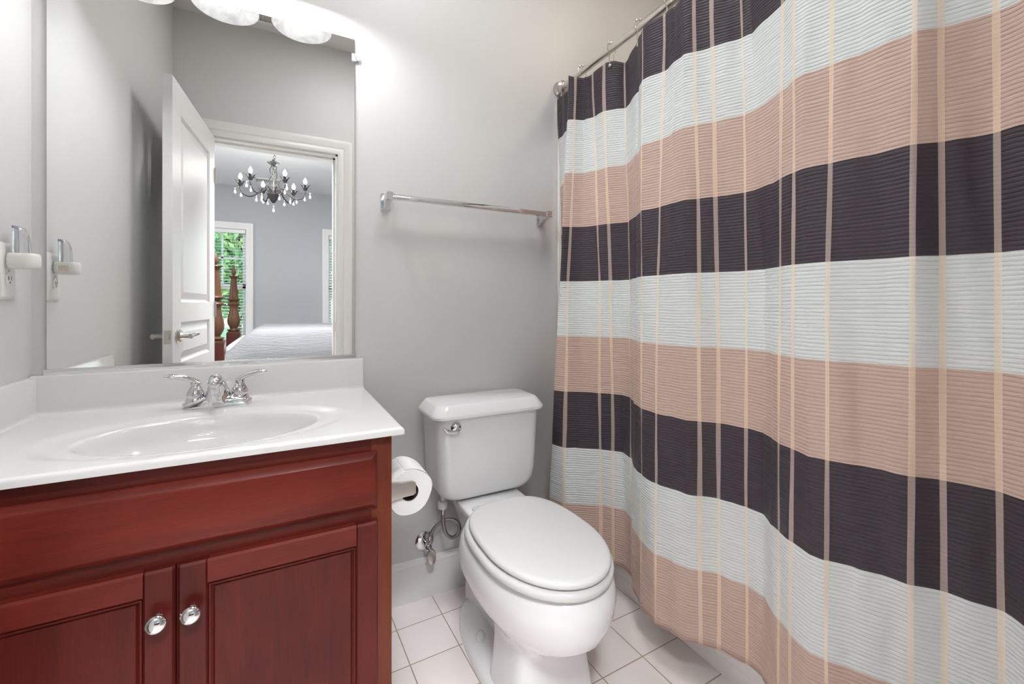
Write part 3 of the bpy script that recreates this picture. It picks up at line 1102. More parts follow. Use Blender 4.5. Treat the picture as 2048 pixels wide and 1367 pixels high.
# spout: broad apron sweeping up and forward to a rounded nose
bm = bmesh.new()
path = [(-0.004, 0.006, 0.036, 0.030), (-0.004, 0.020, 0.033, 0.030), (-0.007, 0.036, 0.028, 0.027), (-0.013, 0.052, 0.0225, 0.023), (-0.022, 0.066, 0.0185, 0.0185), (-0.036, 0.076, 0.0165, 0.0155), (-0.054, 0.079, 0.0158, 0.0145), (-0.070, 0.076, 0.0152, 0.0135), (-0.082, 0.070, 0.0130, 0.0120), (-0.088, 0.066, 0.0080, 0.0085), (-0.090, 0.065, 0.001, 0.001)]
ctr = [V((FX, FY + a, ZC + c)) for a, c, _, _ in path]
secs = []
for i, (a, c, w, d) in enumerate(path):
    t = (ctr[min(i + 1, len(ctr) - 1)] - ctr[max(i - 1, 0)]).normalized()
    n_ = V((1, 0, 0)); b_ = t.cross(n_)
    secs.append([ctr[i] + n_ * w * math.cos(k / 20 * 2 * PI) + b_ * d * math.sin(k / 20 * 2 * PI) for k in range(20)])
loft(bm, secs)
obj('spout', bm, M['chrome'], fau, sharp=60)
obj('aerator', lathe(bmesh.new(), [(0.0105, 0.012), (0.0105, -0.012), (0.0095, -0.0145), (0.0085, -0.0145), (0.0080, -0.010), (0.001, -0.010)], (FX, FY - 0.066, ZC + 0.060), n=22), M['chrome'], fau)
obj('logo_badge', ball(bmesh.new(), (FX + 0.006, FY - 0.0345, ZC + 0.022), 0.0055, 10, (1, 0.35, 0.5)), M['nickel'], fau)
for sgn in (-1, 1):
    hx = FX + sgn * 0.0505
    hub = obj('handle_hub', lathe(bmesh.new(), [(0.0225, 0.010), (0.0225, 0.020), (0.0205, 0.026), (0.0195, 0.028), (0.0200, 0.030), (0.0205, 0.036), (0.0185, 0.044), (0.0140, 0.052), (0.0110, 0.057), (0.0108, 0.060), (0.0118, 0.061), (0.0118, 0.067), (0.009, 0.070), (0.001, 0.071)], (hx, FY, ZC), n=26), M['chrome'], fau)
    lv = catmull([(hx - sgn * 0.007, FY + 0.001, ZC + 0.064), (hx + sgn * 0.006, FY, ZC + 0.073), (hx + sgn * 0.024, FY - 0.004, ZC + 0.082), (hx + sgn * 0.046, FY - 0.010, ZC + 0.087), (hx + sgn * 0.067, FY - 0.016, ZC + 0.088)], 5)
    nl = len(lv)
    rr = [0.0105 + 0.001 * math.sin(i / (nl - 1) * PI) - 0.0 if i < nl * 0.75 else max(0.0006, 0.0107 * (1 - ((i / (nl - 1) - 0.75) / 0.25) ** 2)) for i in range(nl)]
    obj('lever', tube(bmesh.new(), lv, rr, 14, flat=(0.68, 1.0)), M['chrome'], hub)

# ------------------------------------------------------------------ mirror
MX0, MX1, MZ0, MZ1 = 0.0285, 0.766, 0.872, 1.921
mir = thing('wall_mirror', 'large frameless mirror on the wall above the sink', 'mirror', ((MX0 + MX1) / 2, 0, MZ0))
obj('glass_back', B((MX0, -0.0048, MZ0), (MX1, -0.0005, MZ1)), M['mirror_edge'], mir, smooth=False)
bm = bmesh.new()
vs = [bm.verts.new(p) for p in ((MX0 + 0.0006, -0.0052, MZ0 + 0.0006), (MX1 - 0.0006, -0.0052, MZ0 + 0.0006), (MX1 - 0.0006, -0.0052, MZ1 - 0.0006), (MX0 + 0.0006, -0.0052, MZ1 - 0.0006))]
bm.faces.new(vs)
f2 = bmesh.ops.extrude_face_region(bm, geom=bm.faces[:])
bmesh.ops.translate(bm, verts=[v for v in f2['geom'] if isinstance(v, bmesh.types.BMVert)], vec=(0, 0.0003, 0))
obj('mirror_face', bm, M['mirror'], mir, smooth=False)
bm = bmesh.new()
box(bm, (MX0 - 0.0036, -0.0078, 0.8640), (MX1 + 0.0026, -0.0007, 0.8690))
box(bm, (MX0 - 0.004, -0.0095, 0.8637), (MX1 + 0.003, -0.0075, 0.8785), 0.0006)
obj('bottom_channel', bm, M['satin_chrome'], mir)
clip = bmesh.new()
box(clip, (MX1 - 0.009, -0.0085, 1.848), (MX1 + 0.006, -0.0055, 1.872), 0.001)
box(clip, (MX1 + 0.001, -0.0085, 1.852), (MX1 + 0.016, -0.0006, 1.868), 0.0015)
obj('side_clip', clip, M['plastic'], mir)['label'] = 'small white plastic mirror clip'

# ------------------------------------------------------------------ vanity lights (just above the frame, seen in the mirror)
vl = thing('vanity_light', 'vanity light with white glass shades reflected at the top of the mirror', 'light fixture', (0.39, 0, 2.12))
obj('backplate', B((0.10, -0.022, 2.080), (0.68, -0.0005, 2.170), 0.006, 3), M['nickel'], vl)
SH = (0.165, 0.390, 0.615)
for x in SH:
    a = obj('arm', tube(bmesh.new(), catmull([(x, -0.02, 2.12), (x, -0.09, 2.150), (x, -0.155, 2.16), (x, -0.17, 2.145), (x, -0.17, 2.115)], 5), 0.007, 12), M['nickel'], vl)
    obj('socket_cup', lathe(bmesh.new(), [(0.008, 0.03), (0.02, 0.025), (0.026, 0.01), (0.026, -0.015), (0.001, -0.015)], (x, -0.17, 2.105), n=20), M['nickel'], a)
    sh = obj('glass_shade', lathe(bmesh.new(), [(0.028, 0.088), (0.034, 0.080), (0.045, 0.070), (0.066, 0.045), (0.085, 0.022), (0.092, 0.004), (0.095, 0.0), (0.094, -0.0015), (0.0905, 0.001), (0.080, 0.021), (0.063, 0.0425), (0.042, 0.067), (0.026, 0.078)], (x, -0.17, 2.01), n=40), M['alabaster'], vl)
    bl = obj('bulb', lathe(bmesh.new(), [(0.013, 0.065), (0.014, 0.05), (0.026, 0.03), (0.030, 0.016), (0.027, 0.002), (0.016, -0.009), (0.001, -0.012)], (x, -0.17, 2.028), n=22), M['bulb_soft'] if x < 0.3 else M['bulb'], vl)

# ------------------------------------------------------------------ outlet and night light on the left wall
out = thing('wall_outlet', 'white wall outlet on the left wall beside the mirror', 'outlet', (0, -0.117, 1.117))
bm = bmesh.new()
secs = []
for xx, i in ((0.0003, 0), (0.0022, 0), (0.0062, 0.007), (0.0068, 0.010)):
    secs.append([V((xx, -0.152 + i, 1.0525 + i)), V((xx, -0.082 - i, 1.0525 + i)), V((xx, -0.082 - i, 1.1815 - i)), V((xx, -0.152 + i, 1.1815 - i))])
loft(bm, secs)
obj('cover_plate', bm, M['plastic'], out, sharp=20)
for zc in (1.0985, 1.1375):
    t = bmesh.new()
    loft(t, [[V((xx, p.x, p.y)) for p in rrect(-0.117, zc, 0.0145, 0.0135, 0.008, 0)] for xx in (0.0060, 0.0088)])
    rc = obj('receptacle', t, M['plastic'], out)
    t = bmesh.new()
    box(t, (0.0086, -0.1235, zc - 0.002), (0.0091, -0.1215, zc + 0.007))
    box(t, (0.0086, -0.1125, zc - 0.002), (0.0091, -0.1105, zc + 0.007))
    lathe(t, [(0.0022, 0), (0.0022, 0.0004)], (0.0087, -0.117, zc - 0.007), (1, 0, 0), 10)
    obj('slots', t, M['slot'], rc)
obj('screw', lathe(bmesh.new(), [(0.003, 0), (0.0025, 0.0012)], (0.0066, -0.117, 1.118), (1, 0, 0), 10), M['grey_slot'], out)

nl_ = thing('night_light', 'clear topped white plug in night light in the wall outlet', 'night light', (0.012, -0.117, 1.14))
bm = bmesh.new()
secs = []
for z, h in ((1.124, 0.86), (1.127, 0.95), (1.135, 1.0), (1.150, 1.0), (1.156, 0.96), (1.158, 0.9)):
    pts = []
    for p in rrect(0.0335, -0.117, 0.0245 * h, 0.021 * h, (0.018 * h, 0.006 * h, 0.006 * h, 0.018 * h), z):
        pts.append(p)
    secs.append(pts)
loft(bm, secs)
obj('body', bm, M['plastic'], nl_)
bm = bmesh.new()
secs = []
for z, x0, x1, hy in ((1.156, 0.017, 0.040, 0.0165), (1.18, 0.017, 0.0395, 0.0165), (1.20, 0.017, 0.037, 0.016), (1.214, 0.017, 0.032, 0.015), (1.2195, 0.0175, 0.025, 0.013)):
    secs.append(rrect((x0 + x1) / 2, -0.117, (x1 - x0) / 2, hy, (min((x1 - x0) / 2, hy) * 0.8, 0.002, 0.002, min((x1 - x0) / 2, hy) * 0.8), z))
loft(bm, secs)
obj('lens', bm, M['lens'], nl_)
obj('top_tab', B((0.0165, -0.131, 1.2145), (0.0190, -0.103, 1.2205), 0.0008), M['violet'], nl_)
obj('rating_sticker', B((0.020, -0.0965, 1.134), (0.040, -0.0957, 1.148)), M['sticker'], nl_, smooth=False)
pg = bmesh.new()
box(pg, (0.0088, -0.1235, 1.1365), (0.0125, -0.1215, 1.1435))
box(pg, (0.0088, -0.1125, 1.1365), (0.0125, -0.1105, 1.1435))
obj('prongs', pg, M['nickel'], nl_, smooth=False)

# ------------------------------------------------------------------ towel bar
tb = thing('towel_bar', 'empty chrome towel bar on the wall above the toilet', 'towel bar', (1.18, 0, 1.39))
for x in (0.866, 1.486):
    bm = bmesh.new()
    loft(bm, [[V((p.x, y, p.y)) for p in rrect(x, 1.393, hx, hz, 0.006, 0)] for y, hx, hz in ((-0.0003, 0.0165, 0.030), (-0.004, 0.0165, 0.030), (-0.007, 0.0150, 0.0285))])
    # arm sweeping from the wall plate to the bar end
    secs = []
    for y, z, hz in ((-0.006, 1.389, 0.026), (-0.018, 1.392, 0.022), (-0.034, 1.396, 0.018), (-0.050, 1.399, 0.0145), (-0.066, 1.400, 0.013), (-0.078, 1.400, 0.013)):
        secs.append([V((p.x, y, p.y)) for p in rrect(x, z, 0.0105, hz, 0.003, 0)])
    loft(bm, secs)
    obj('post', bm, M['chrome'], tb, sharp=30)
obj('bar', B((0.872, -0.0745, 1.3915), (1.480, -0.0580, 1.4085), 0.0015), M['chrome'], tb)

# ------------------------------------------------------------------ toilet
TX = 1.180
toi = thing('toilet', 'white two piece toilet with closed lid between vanity and curtain', 'toilet', (TX, -0.40, 0))


def egg(cx, yb, yf, hw, z, n=56, back=2.6, mid=0.44, front=2.0):
    ym = yb + (yf - yb) * mid
    pts = []
    for k in range(n):
        a = k / n * 2 * PI
        c, s_ = math.cos(a), math.sin(a)
        p = back if s_ > 0 else front
        px = cx + hw * math.copysign(abs(c) ** (2 / p), c)
        py = ym + (yb - ym) * abs(s_) ** (2 / p) if s_ > 0 else ym - (ym - yf) * abs(s_) ** (2 / p)
        pts.append(V((px, py, z)))
    return pts


# bowl with pedestal: one continuous surface from rim to floor
bm = bmesh.new()


def block(z, hx, yb, yf, r):
    # squarish pedestal section sampled by angle so that it lofts into the egg sections
    pts = []
    cy, hy = (yb + yf) / 2, (yb - yf) / 2
    for k in range(56):
        a = k / 56 * 2 * PI
        c, s_ = math.cos(a), math.sin(a)
        p = 9.0 if s_ > 0 else r
        pts.append(V((TX - 0.002 + hx * math.copysign(abs(c) ** (2 / p), c), cy + hy * math.copysign(abs(s_) ** (2 / p), s_), z)))
    return pts


secs = [
    block(0.000, 0.124, -0.415, -0.610, 5),
    block(0.030, 0.121, -0.420, -0.606, 5),
    block(0.090, 0.112, -0.425, -0.598, 5),
    block(0.150, 0.106, -0.420, -0.596, 4.5),
    block(0.172, 0.106, -0.400, -0.604, 4),
    egg(TX, -0.330, -0.640, 0.116, 0.192, back=3.0, front=2.6, mid=0.42),
    egg(TX, -0.26, -0.686, 0.140, 0.216, back=2.6, front=2.2, mid=0.42),
    egg(TX, -0.22, -0.720, 0.162, 0.246, back=2.6, mid=0.44),
    egg(TX, -0.20, -0.740, 0.177, 0.285, back=2.6, mid=0.46),
    egg(TX, -0.20, -0.746, 0.182, 0.320, back=2.6, mid=0.47),
    egg(TX, -0.21, -0.740, 0.178, 0.350, back=2.6, mid=0.47),
    egg(TX, -0.22, -0.730, 0.170, 0.366, back=2.6, mid=0.47),
    egg(TX, -0.23, -0.720, 0.160, 0.371, back=2.6, mid=0.47),
]
loft(bm, secs, True, True)
# shelf the tank sits on, and the narrow trapway below it
secs = []
for z, hx, yf in ((0.0, 0.060, -0.50), (0.12, 0.058, -0.50), (0.20, 0.064, -0.48), (0.27, 0.076, -0.42), (0.32, 0.090, -0.38), (0.355, 0.103, -0.34), (0.382, 0.112, -0.31), (0.3885, 0.110, -0.30), (0.3900, 0.106, -0.295)):
    secs.append(rrect(TX, (-0.075 + yf) / 2, hx, (-0.075 - yf) / 2, 0.03, z))
loft(bm, secs)
obj('bowl', bm, M['porcelain'], toi, sharp=60)
# foot plate carrying the bolts
bm = bmesh.new()
loft(bm, [egg(TX, -0.085, -0.600, 0.142, 0.0, back=2.4, mid=0.62), egg(TX, -0.087, -0.597, 0.140, 0.014, back=2.4, mid=0.62), egg(TX, -0.093, -0.590, 0.133, 0.024, back=2.4, mid=0.62), egg(TX, -0.12, -0.57, 0.105, 0.038, back=2.4, mid=0.62), egg(TX, -0.13, -0.55, 0.07, 0.055, back=2.4, mid=0.62)])
obj('foot', bm, M['porcelain'], toi, sharp=60)
for sgn in (-1, 1):
    obj('bolt_cap', lathe(bmesh.new(), [(0.0145, -0.004), (0.0148, 0.006), (0.0135, 0.016), (0.0100, 0.024), (0.005, 0.0285), (0.0005, 0.029)], (TX + sgn * 0.098, -0.322, 0.034), n=20), M['seat'], toi)
# seat
bm = bmesh.new()
so = []
for z, g in ((0.3745, -0.008), (0.3775, -0.001), (0.384, 0.003), (0.393, 0.002), (0.3985, -0.004), (0.4000, -0.012)):
    so.append(egg(TX - 0.006, -0.262, -0.738 - g, 0.169 + g, z, back=3.0, mid=0.50))
loft(bm, so)
obj('seat', bm, M['seat'], toi, sharp=60)
# lid
bm = bmesh.new()
so = []
for z, g in ((0.4025, -0.010), (0.4050, -0.003), (0.4105, 0.0), (0.4160, -0.002), (0.4195, -0.007), (0.4208, -0.016), (0.4212, -0.05)):
    so.append(egg(TX - 0.008, -0.272 + g * 0.3, -0.738 - g, 0.160 + g, z, back=2.9, mid=0.52))
loft(bm, so)
obj('lid', bm, M['seat'], toi, sharp=60)
for sgn in (-1, 1):
    obj('hinge', B((TX + sgn * 0.075 - 0.018, -0.272, 0.370), (TX + sgn * 0.075 + 0.018, -0.236, 0.398), 0.006, 3), M['seat'], toi)
# tank
bm = bmesh.new()
secs = []
for z, hx, yf, rr in ((0.392, 0.120, -0.150, 0.05), (0.396, 0.142, -0.170, 0.05), (0.404, 0.158, -0.183, 0.05), (0.418, 0.170, -0.191, 0.048), (0.436, 0.177, -0.195, 0.046), (0.47, 0.181, -0.198, 0.044), (0.56, 0.185, -0.201, 0.042), (0.676, 0.190, -0.204, 0.040)):
    y0 = -0.020
    secs.append(rrect(TX, (y0 + yf) / 2, hx, (y0 - yf) / 2, (0.012, 0.012, rr, rr), z, 8))
loft(bm, secs)
obj('tank', bm, M['porcelain'], toi, sharp=60)
bm = bmesh.new()
secs = []
for z, hx, yf, yb_, rr in ((0.6745, 0.203, -0.214, -0.014, 0.045), (0.6765, 0.207, -0.218, -0.012, 0.046), (0.684, 0.2075, -0.2185, -0.012, 0.046), (0.6885, 0.206, -0.217, -0.013, 0.046), (0.712, 0.1895, -0.200, -0.022, 0.040), (0.7155, 0.186, -0.196, -0.025, 0.038), (0.7170, 0.181, -0.191, -0.028, 0.034)):
    secs.append(rrect(TX, (yb_ + yf) / 2, hx, (yb_ - yf) / 2, (0.022, 0.022, rr, rr), z, 8))
loft(bm, secs)
obj('tank_lid', bm, M['porcelain'], toi, sharp=28)
obj('tank_gasket', B((TX - 0.080, -0.150, 0.388), (TX + 0.080, -0.075, 0.3935), 0.002), M['gasket'], toi)
bm = lathe(bmesh.new(), [(0.018, 0), (0.018, 0.004), (0.015, 0.009), (0.010, 0.013), (0.0005, 0.014)], (1.047, -0.2035, 0.648), (0, -1, 0), 24)
hd = obj('flush_handle', bm, M['chrome'], toi)
lv = catmull([(1.052, -0.2165, 0.651), (1.040, -0.219, 0.641), (1.026, -0.220, 0.640), (1.012, -0.220, 0.645), (1.001, -0.219, 0.655)], 5)
obj('handle_lever', tube(bmesh.new(), lv, [0.0130 - 0.0095 * (i / (len(lv) - 1)) ** 0.8 for i in range(len(lv))], 12, flat=(1.0, 0.55)), M['chrome'], hd)

# ------------------------------------------------------------------ supply valve
sv = thing('toilet_shutoff_valve', 'chrome shutoff valve with looped steel hose low on the wall', 'valve', (1.003, 0, 0.199))
VZ = 0.199
obj('escutcheon', lathe(bmesh.new(), [(0.034, 0.0003), (0.033, 0.003), (0.027, 0.0065), (0.015, 0.009), (0.008, 0.0095)], (1.003, 0, VZ), (0, -1, 0), 30), M['chrome'], sv)
bm = tube(bmesh.new(), [(1.003, -0.008, VZ), (1.003, -0.034, VZ)], 0.0075, 14)
lathe(bm, [(0.009, 0), (0.0115, 0.002), (0.0115, 0.022), (0.009, 0.024)], (1.003, -0.032, VZ), (0, -1, 0), 16)
lathe(bm, [(0.0085, -0.012), (0.0085, 0.014), (0.0105, 0.015), (0.0105, 0.024), (0.008, 0.025)], (1.006, -0.044, VZ), (0.12, 0, 1), 8)
vb = obj('valve_body', bm, M['chrome'], sv, sharp=30)
bm = bmesh.new()
tube(bm, [(1.003, -0.055, VZ), (1.006, -0.068, VZ - 0.005)], 0.006, 12)
secs = []
obj('valve_stem', bm, M['nickel'], vb)
bm = bmesh.new()
loft(bm, [[V((1.008 + 0.0155 * math.cos(a) * q, y + 0.006 * math.sin(a), VZ - 0.022 + 0.024 * math.sin(a) * q)) for a in [k / 24 * 2 * PI for k in range(24)]] for y, q in ((-0.066, 0.75), (-0.068, 0.95), (-0.073, 1.0), (-0.077, 0.9), (-0.078, 0.6))])
obj('oval_handle', bm, M['nickel'], sv)
hose = catmull([(1.008, -0.044, VZ + 0.022), (1.016, -0.046, 0.246), (1.034, -0.052, 0.270), (1.062, -0.060, 0.285), (1.092, -0.068, 0.280), (1.106, -0.076, 0.262), (1.100, -0.086, 0.243), (1.080, -0.094, 0.236), (1.060, -0.098, 0.246), (1.046, -0.100, 0.268), (1.040, -0.100, 0.300), (1.038, -0.100, 0.346)], 6)
obj('braided_hose', tube(bmesh.new(), hose, 0.0062, 12), M['steel_braid'], sv)
for z in (0.225, 0.338):
    p = (1.009, -0.044, z) if z < 0.3 else (1.038, -0.100, z)
    obj('hose_ferrule', lathe(bmesh.new(), [(0.0078, -0.010), (0.0082, -0.004), (0.0074, 0), (0.0082, 0.004), (0.0078, 0.010)], p, n=14), M['nickel'], sv)
obj('coupling_nut', lathe(bmesh.new(), [(0.0145, 0), (0.0165, 0.003), (0.0165, 0.022), (0.014, 0.026), (0.0095, 0.027), (0.009, 0.052)], (1.038, -0.100, 0.348), n=12), M['plastic'], sv)['label'] = 'white plastic coupling nut'

# ------------------------------------------------------------------ toilet paper
RX, RY0, RY1, RZ = 0.834, -0.455, -0.352, 0.590
ph = thing('toilet_paper_holder', 'chrome paper holder fixed to the side of the vanity', 'paper holder', (VX1, (RY0 + RY1) / 2, RZ))
for y in (RY0 - 0.006, RY1 + 0.006):
    bm = bmesh.new()
    loft(bm, [[V((x, p.x, p.y)) for p in rrect(y, RZ + dz, hy, hz, 0.003, 0)] for x, hy, hz, dz in ((VX1 + 0.0003, 0.013, 0.030, 0.004), (VX1 + 0.005, 0.013, 0.030, 0.004), (VX1 + 0.012, 0.006, 0.022, 0.003), (VX1 + 0.035, 0.005, 0.019, 0.002), (VX1 + 0.066, 0.005, 0.017, 0.001), (VX1 + 0.072, 0.005, 0.013, 0.001))])
    obj('post', bm, M['nickel'], ph, sharp=30)
obj('roller', tube(bmesh.new(), [(RX, RY0 - 0.005, RZ), (RX, RY1 + 0.005, RZ)], 0.0095, 16), M['plastic'], ph)
tr = thing('toilet_paper_roll', 'white toilet paper roll hanging on the side of the vanity', 'toilet paper', (RX, (RY0 + RY1) / 2, RZ - 0.009))
bm = bmesh.new()
n = 56
Z_ = RZ - 0.011
def ring(r, y, wob):
    pts = []
    for k in range(n):
        a = k / n * 2 * PI
        rr = r + (wob * (0.0015 * math.sin(3 * a + 0.6) + 0.001 * math.sin(5 * a)))
        pts.append(V((RX + rr * math.cos(a), y, Z_ + rr * math.sin(a))))
    return pts
secs = [ring(0.0215, RY1, 0), ring(0.054, RY1, 0.6), ring(0.0565, RY1 - 0.003, 1), ring(0.0565, RY0 + 0.003, 1), ring(0.0545, RY0, 1), ring(0.0215, RY0, 0)]
loft(bm, secs, False, False)
# loose end of the paper
tail = [ring(0.0575, RY1 - 0.001, 0.8)[i] for i in range(4, 17)]
tail2 = [ring(0.0575, RY0 + 0.001, 0.8)[i] for i in range(4, 17)]
tl = bmesh.new()
loft(tl, [tail, tail2], False, False, close=False)
merge(bm, tl)
obj('paper', bm, M['paper'], tr)
cb = bmesh.new()
loft(cb, [ring(0.0216, RY0 + 0.0005, 0), ring(0.0216, RY1 - 0.0005, 0), ring(0.0202, RY1 - 0.0005, 0), ring(0.0202, RY0 + 0.0005, 0), ring(0.0216, RY0 + 0.0005, 0)], False, False)
obj('cardboard_core', cb, M['cardboard'], tr)

# ------------------------------------------------------------------ bathroom door, swung open toward the left wall
HX, HY = 0.197, -L + 0.018         # hinge edge of the visible face
AX, AY = 0.138, -0.795             # latch edge of the visible face
DW = math.hypot(HX - AX, HY - AY)
ux, uy = (HX - AX) / DW, (HY - AY) / DW     # from latch to hinge
nx, ny = -uy, ux                            # normal toward the room
if nx < 0:
    nx, ny = -nx, -ny
DT = 0.035


def D(w, d, z):
    """door coordinates: w along the leaf from the latch edge, d depth behind the visible face"""
    return V((AX + ux * w - nx * d, AY + uy * w - ny * d, z))


leaf = bmesh.new()
panels = [(0.115, DW - 0.115, 1.055, 1.895), (0.115, DW - 0.115, 0.785, 0.965), (0.115, DW - 0.115, 0.20, 0.69)]


def dbox(bm, w0, w1, d0, d1, z0, z1):
    loft(bm, [[D(w0, d0, z), D(w1, d0, z), D(w1, d1, z), D(w0, d1, z)] for z in (z0, z1)])


dbox(leaf, 0, 0.115, 0, DT, 0.010, 2.022)
dbox(leaf, DW - 0.115, DW, 0, DT, 0.010, 2.022)
zs = [0.010] + [z for p in panels[::-1] for z in (p[2], p[3])] + [2.022]
for a, c in zip(zs[0::2], zs[1::2]):
    dbox(leaf, 0.115, DW - 0.115, 0, DT, a, c)
door = struct('door_1', leaf, M['door'], org=(HX, HY, 0), sharp=25)
for w0, w1, z0, z1 in panels:
    pb = bmesh.new()
    for side in (0, 1):
        def dd(x):
            return x if side == 0 else DT - x
        secs = []
        for i, dep in ((0.0, 0.001), (0.004, 0.004), (0.010, 0.010), (0.016, 0.011), (0.045, 0.0035), (0.047, 0.003)):
            secs.append([D(w0 + i, dd(dep), z0 + i), D(w1 - i, dd(dep), z0 + i), D(w1 - i, dd(dep), z1 - i), D(w0 + i, dd(dep), z1 - i)])
        loft(pb, secs, False, True)
    obj('door_panel', pb, M['door'], door, sharp=12)
KZ = 0.905
obj('latch_plate', (lambda bm: (dbox(bm, -0.0008, 0.0, 0.005, 0.030, KZ - 0.029, KZ + 0.029), bm)[1])(bmesh.new()), M['nickel'], door, smooth=False)
lb = bmesh.new()
dbox(lb, -0.009, 0.0, 0.011, 0.024, KZ - 0.010, KZ + 0.010)
obj('latch_bolt', lb, M['nickel'], door, smooth=False)
for side, sg in ((0.0, -1), (DT, 1)):
    axis = V((nx, ny, 0)) * (-sg)
    c0 = D(0.066, side, KZ)
    bm = lathe(bmesh.new(), [(0.032, 0), (0.033, 0.004), (0.028, 0.009), (0.016, 0.013), (0.0125, 0.02), (0.0115, 0.045), (0.0125, 0.055)], c0, axis, 26)
    hn = obj('door_lever', bm, M['nickel'], door)
    e = c0 + axis * 0.050
    uvec = V((ux, uy, 0))
    pts = catmull([e - uvec * 0.012, e + uvec * 0.012 + V((0, 0, 0.002)), e + uvec * 0.05 + V((0, 0, 0.004)), e + uvec * 0.085 - axis * 0.004 + V((0, 0, 0.001)), e + uvec * 0.115 + axis * 0.002 + V((0, 0, 0.004))], 5)
    obj('grip', tube(bmesh.new(), pts, [0.0115 - 0.005 * i / (len(pts) - 1) for i in range(len(pts))], 12, flat=(1.0, 0.75)), M['nickel'], hn)
for z in (0.25, 1.02, 1.80):
    bm = bmesh.new()
    lathe(bm, [(0.006, -0.045), (0.006, 0.045)], (HX + 0.004, HY + 0.002, z), n=10)
    obj('hinge', bm, M['nickel'], door)

# ------------------------------------------------------------------ ceiling vents
def vent(name, x0, x1, y0, y1, label, nsl):
    root = thing(name, label, 'vent', ((x0 + x1) / 2, (y0 + y1) / 2, H))
    fr = bmesh.new()
    for lo, hi in (((x0, y0), (x1, y0 + 0.02)), ((x0, y1 - 0.02), (x1, y1)), ((x0, y0), (x0 + 0.02, y1)), ((x1 - 0.02, y0), (x1, y1))):
        box(fr, (lo[0], lo[1], H - 0.010), (hi[0], hi[1], H - 0.0003), 0.001)
    obj('frame', fr, M['plastic'], root)
    sl = bmesh.new()
    for k in range(nsl):
        x = x0 + 0.02 + (x1 - x0 - 0.04) * (k + 0.5) / nsl
        box(sl, (x - 0.002, y0 + 0.015, H - 0.009), (x + 0.002, y1 - 0.015, H - 0.0005))
    obj('louvers', sl, M['vent'], root, smooth=False)


vent('ceiling_vent', 0.36, 0.62, -1.47, -1.33, 'slotted ceiling vent glimpsed between lamp shades in the mirror', 16)
vent('ceiling_register', 0.20, 0.52, -5.33, -5.12, 'slotted ceiling register behind the chandelier', 18)

# ------------------------------------------------------------------ chandelier
CC = V((0.462, -3.40, 0))
LAT = V((1, 0, 0))     # across the view, to the photo's right
DEP = V((0, -1, 0))    # away from the mirror
TILT = 0.0
ch = thing('chandelier', 'black wrought chandelier with six lit candle bulbs and crystal drops', 'chandelier', (CC.x, CC.y, H))


def Cp(lat, dep, z):
    return CC + LAT * lat + DEP * dep + V((0, 0, z - lat * TILT))


bm = bmesh.new()
z = 2.485
k = 0
while z < H - 0.03:
    c = Cp(0.01 * math.sin(z * 3), 0, z)
    pts = []
    for i in range(14):
        a = i / 14 * 2 * PI
        d = (LAT if k % 2 else DEP)
        pts.append(c + d * 0.009 * math.cos(a) + V((0, 0, 0.019 * math.sin(a))))
    tube(bm, pts, 0.0024, 6, closed=True)
    z += 0.030
    k += 1
obj('chain', bm, M['pewter'], ch)
obj('ceiling_canopy', lathe(bmesh.new(), [(0.06, 0), (0.06, -0.006), (0.045, -0.02), (0.012, -0.03), (0.006, -0.04)], (CC.x, CC.y, H - 0.0005), n=24), M['pewter'], ch)
obj('top_dish', lathe(bmesh.new(), [(0.010, 0.035), (0.014, 0.012), (0.050, 0.008), (0.056, 0.004), (0.052, -0.002), (0.032, -0.014), (0.020, -0.030), (0.008, -0.034)], Cp(0, 0, 2.455), n=24), M['pewter'], ch)
obj('stem', tube(bmesh.new(), [Cp(0, 0, 2.43), Cp(0, 0, 2.10)], 0.007, 10), M['pewter'], ch)
for q in range(3):
    pts = []
    for i in range(30):
        t = i / 29
        a = q * 2 * PI / 3 + t * 2.1 * PI
        r = 0.018 + 0.034 * math.sin(t * PI) ** 0.7 * (0.7 + 0.3 * math.cos(t * 9))
        pts.append(Cp(r * math.cos(a), r * math.sin(a), 2.435 - 0.32 * t))
    obj('twisted_vine', tube(bmesh.new(), pts, 0.0045, 8), M['pewter'], ch)
obj('center_bowl', lathe(bmesh.new(), [(0.048, 0.030), (0.057, 0.034), (0.057, 0.028), (0.047, 0.012), (0.034, -0.015), (0.022, -0.038), (0.010, -0.052), (0.001, -0.056)], Cp(0, 0, 2.112), n=24), M['bronze'], ch)


def drop(bm, p, s=1.0):
    ball(bm, (p.x, p.y, p.z), 0.006 * s, 8)
    lathe(bm, [(0.001, -0.006 * s), (0.004 * s, -0.016 * s), (0.010 * s, -0.032 * s), (0.0115 * s, -0.040 * s), (0.008 * s, -0.050 * s), (0.001, -0.054 * s)], (p.x, p.y, p.z), n=8)
    return bm


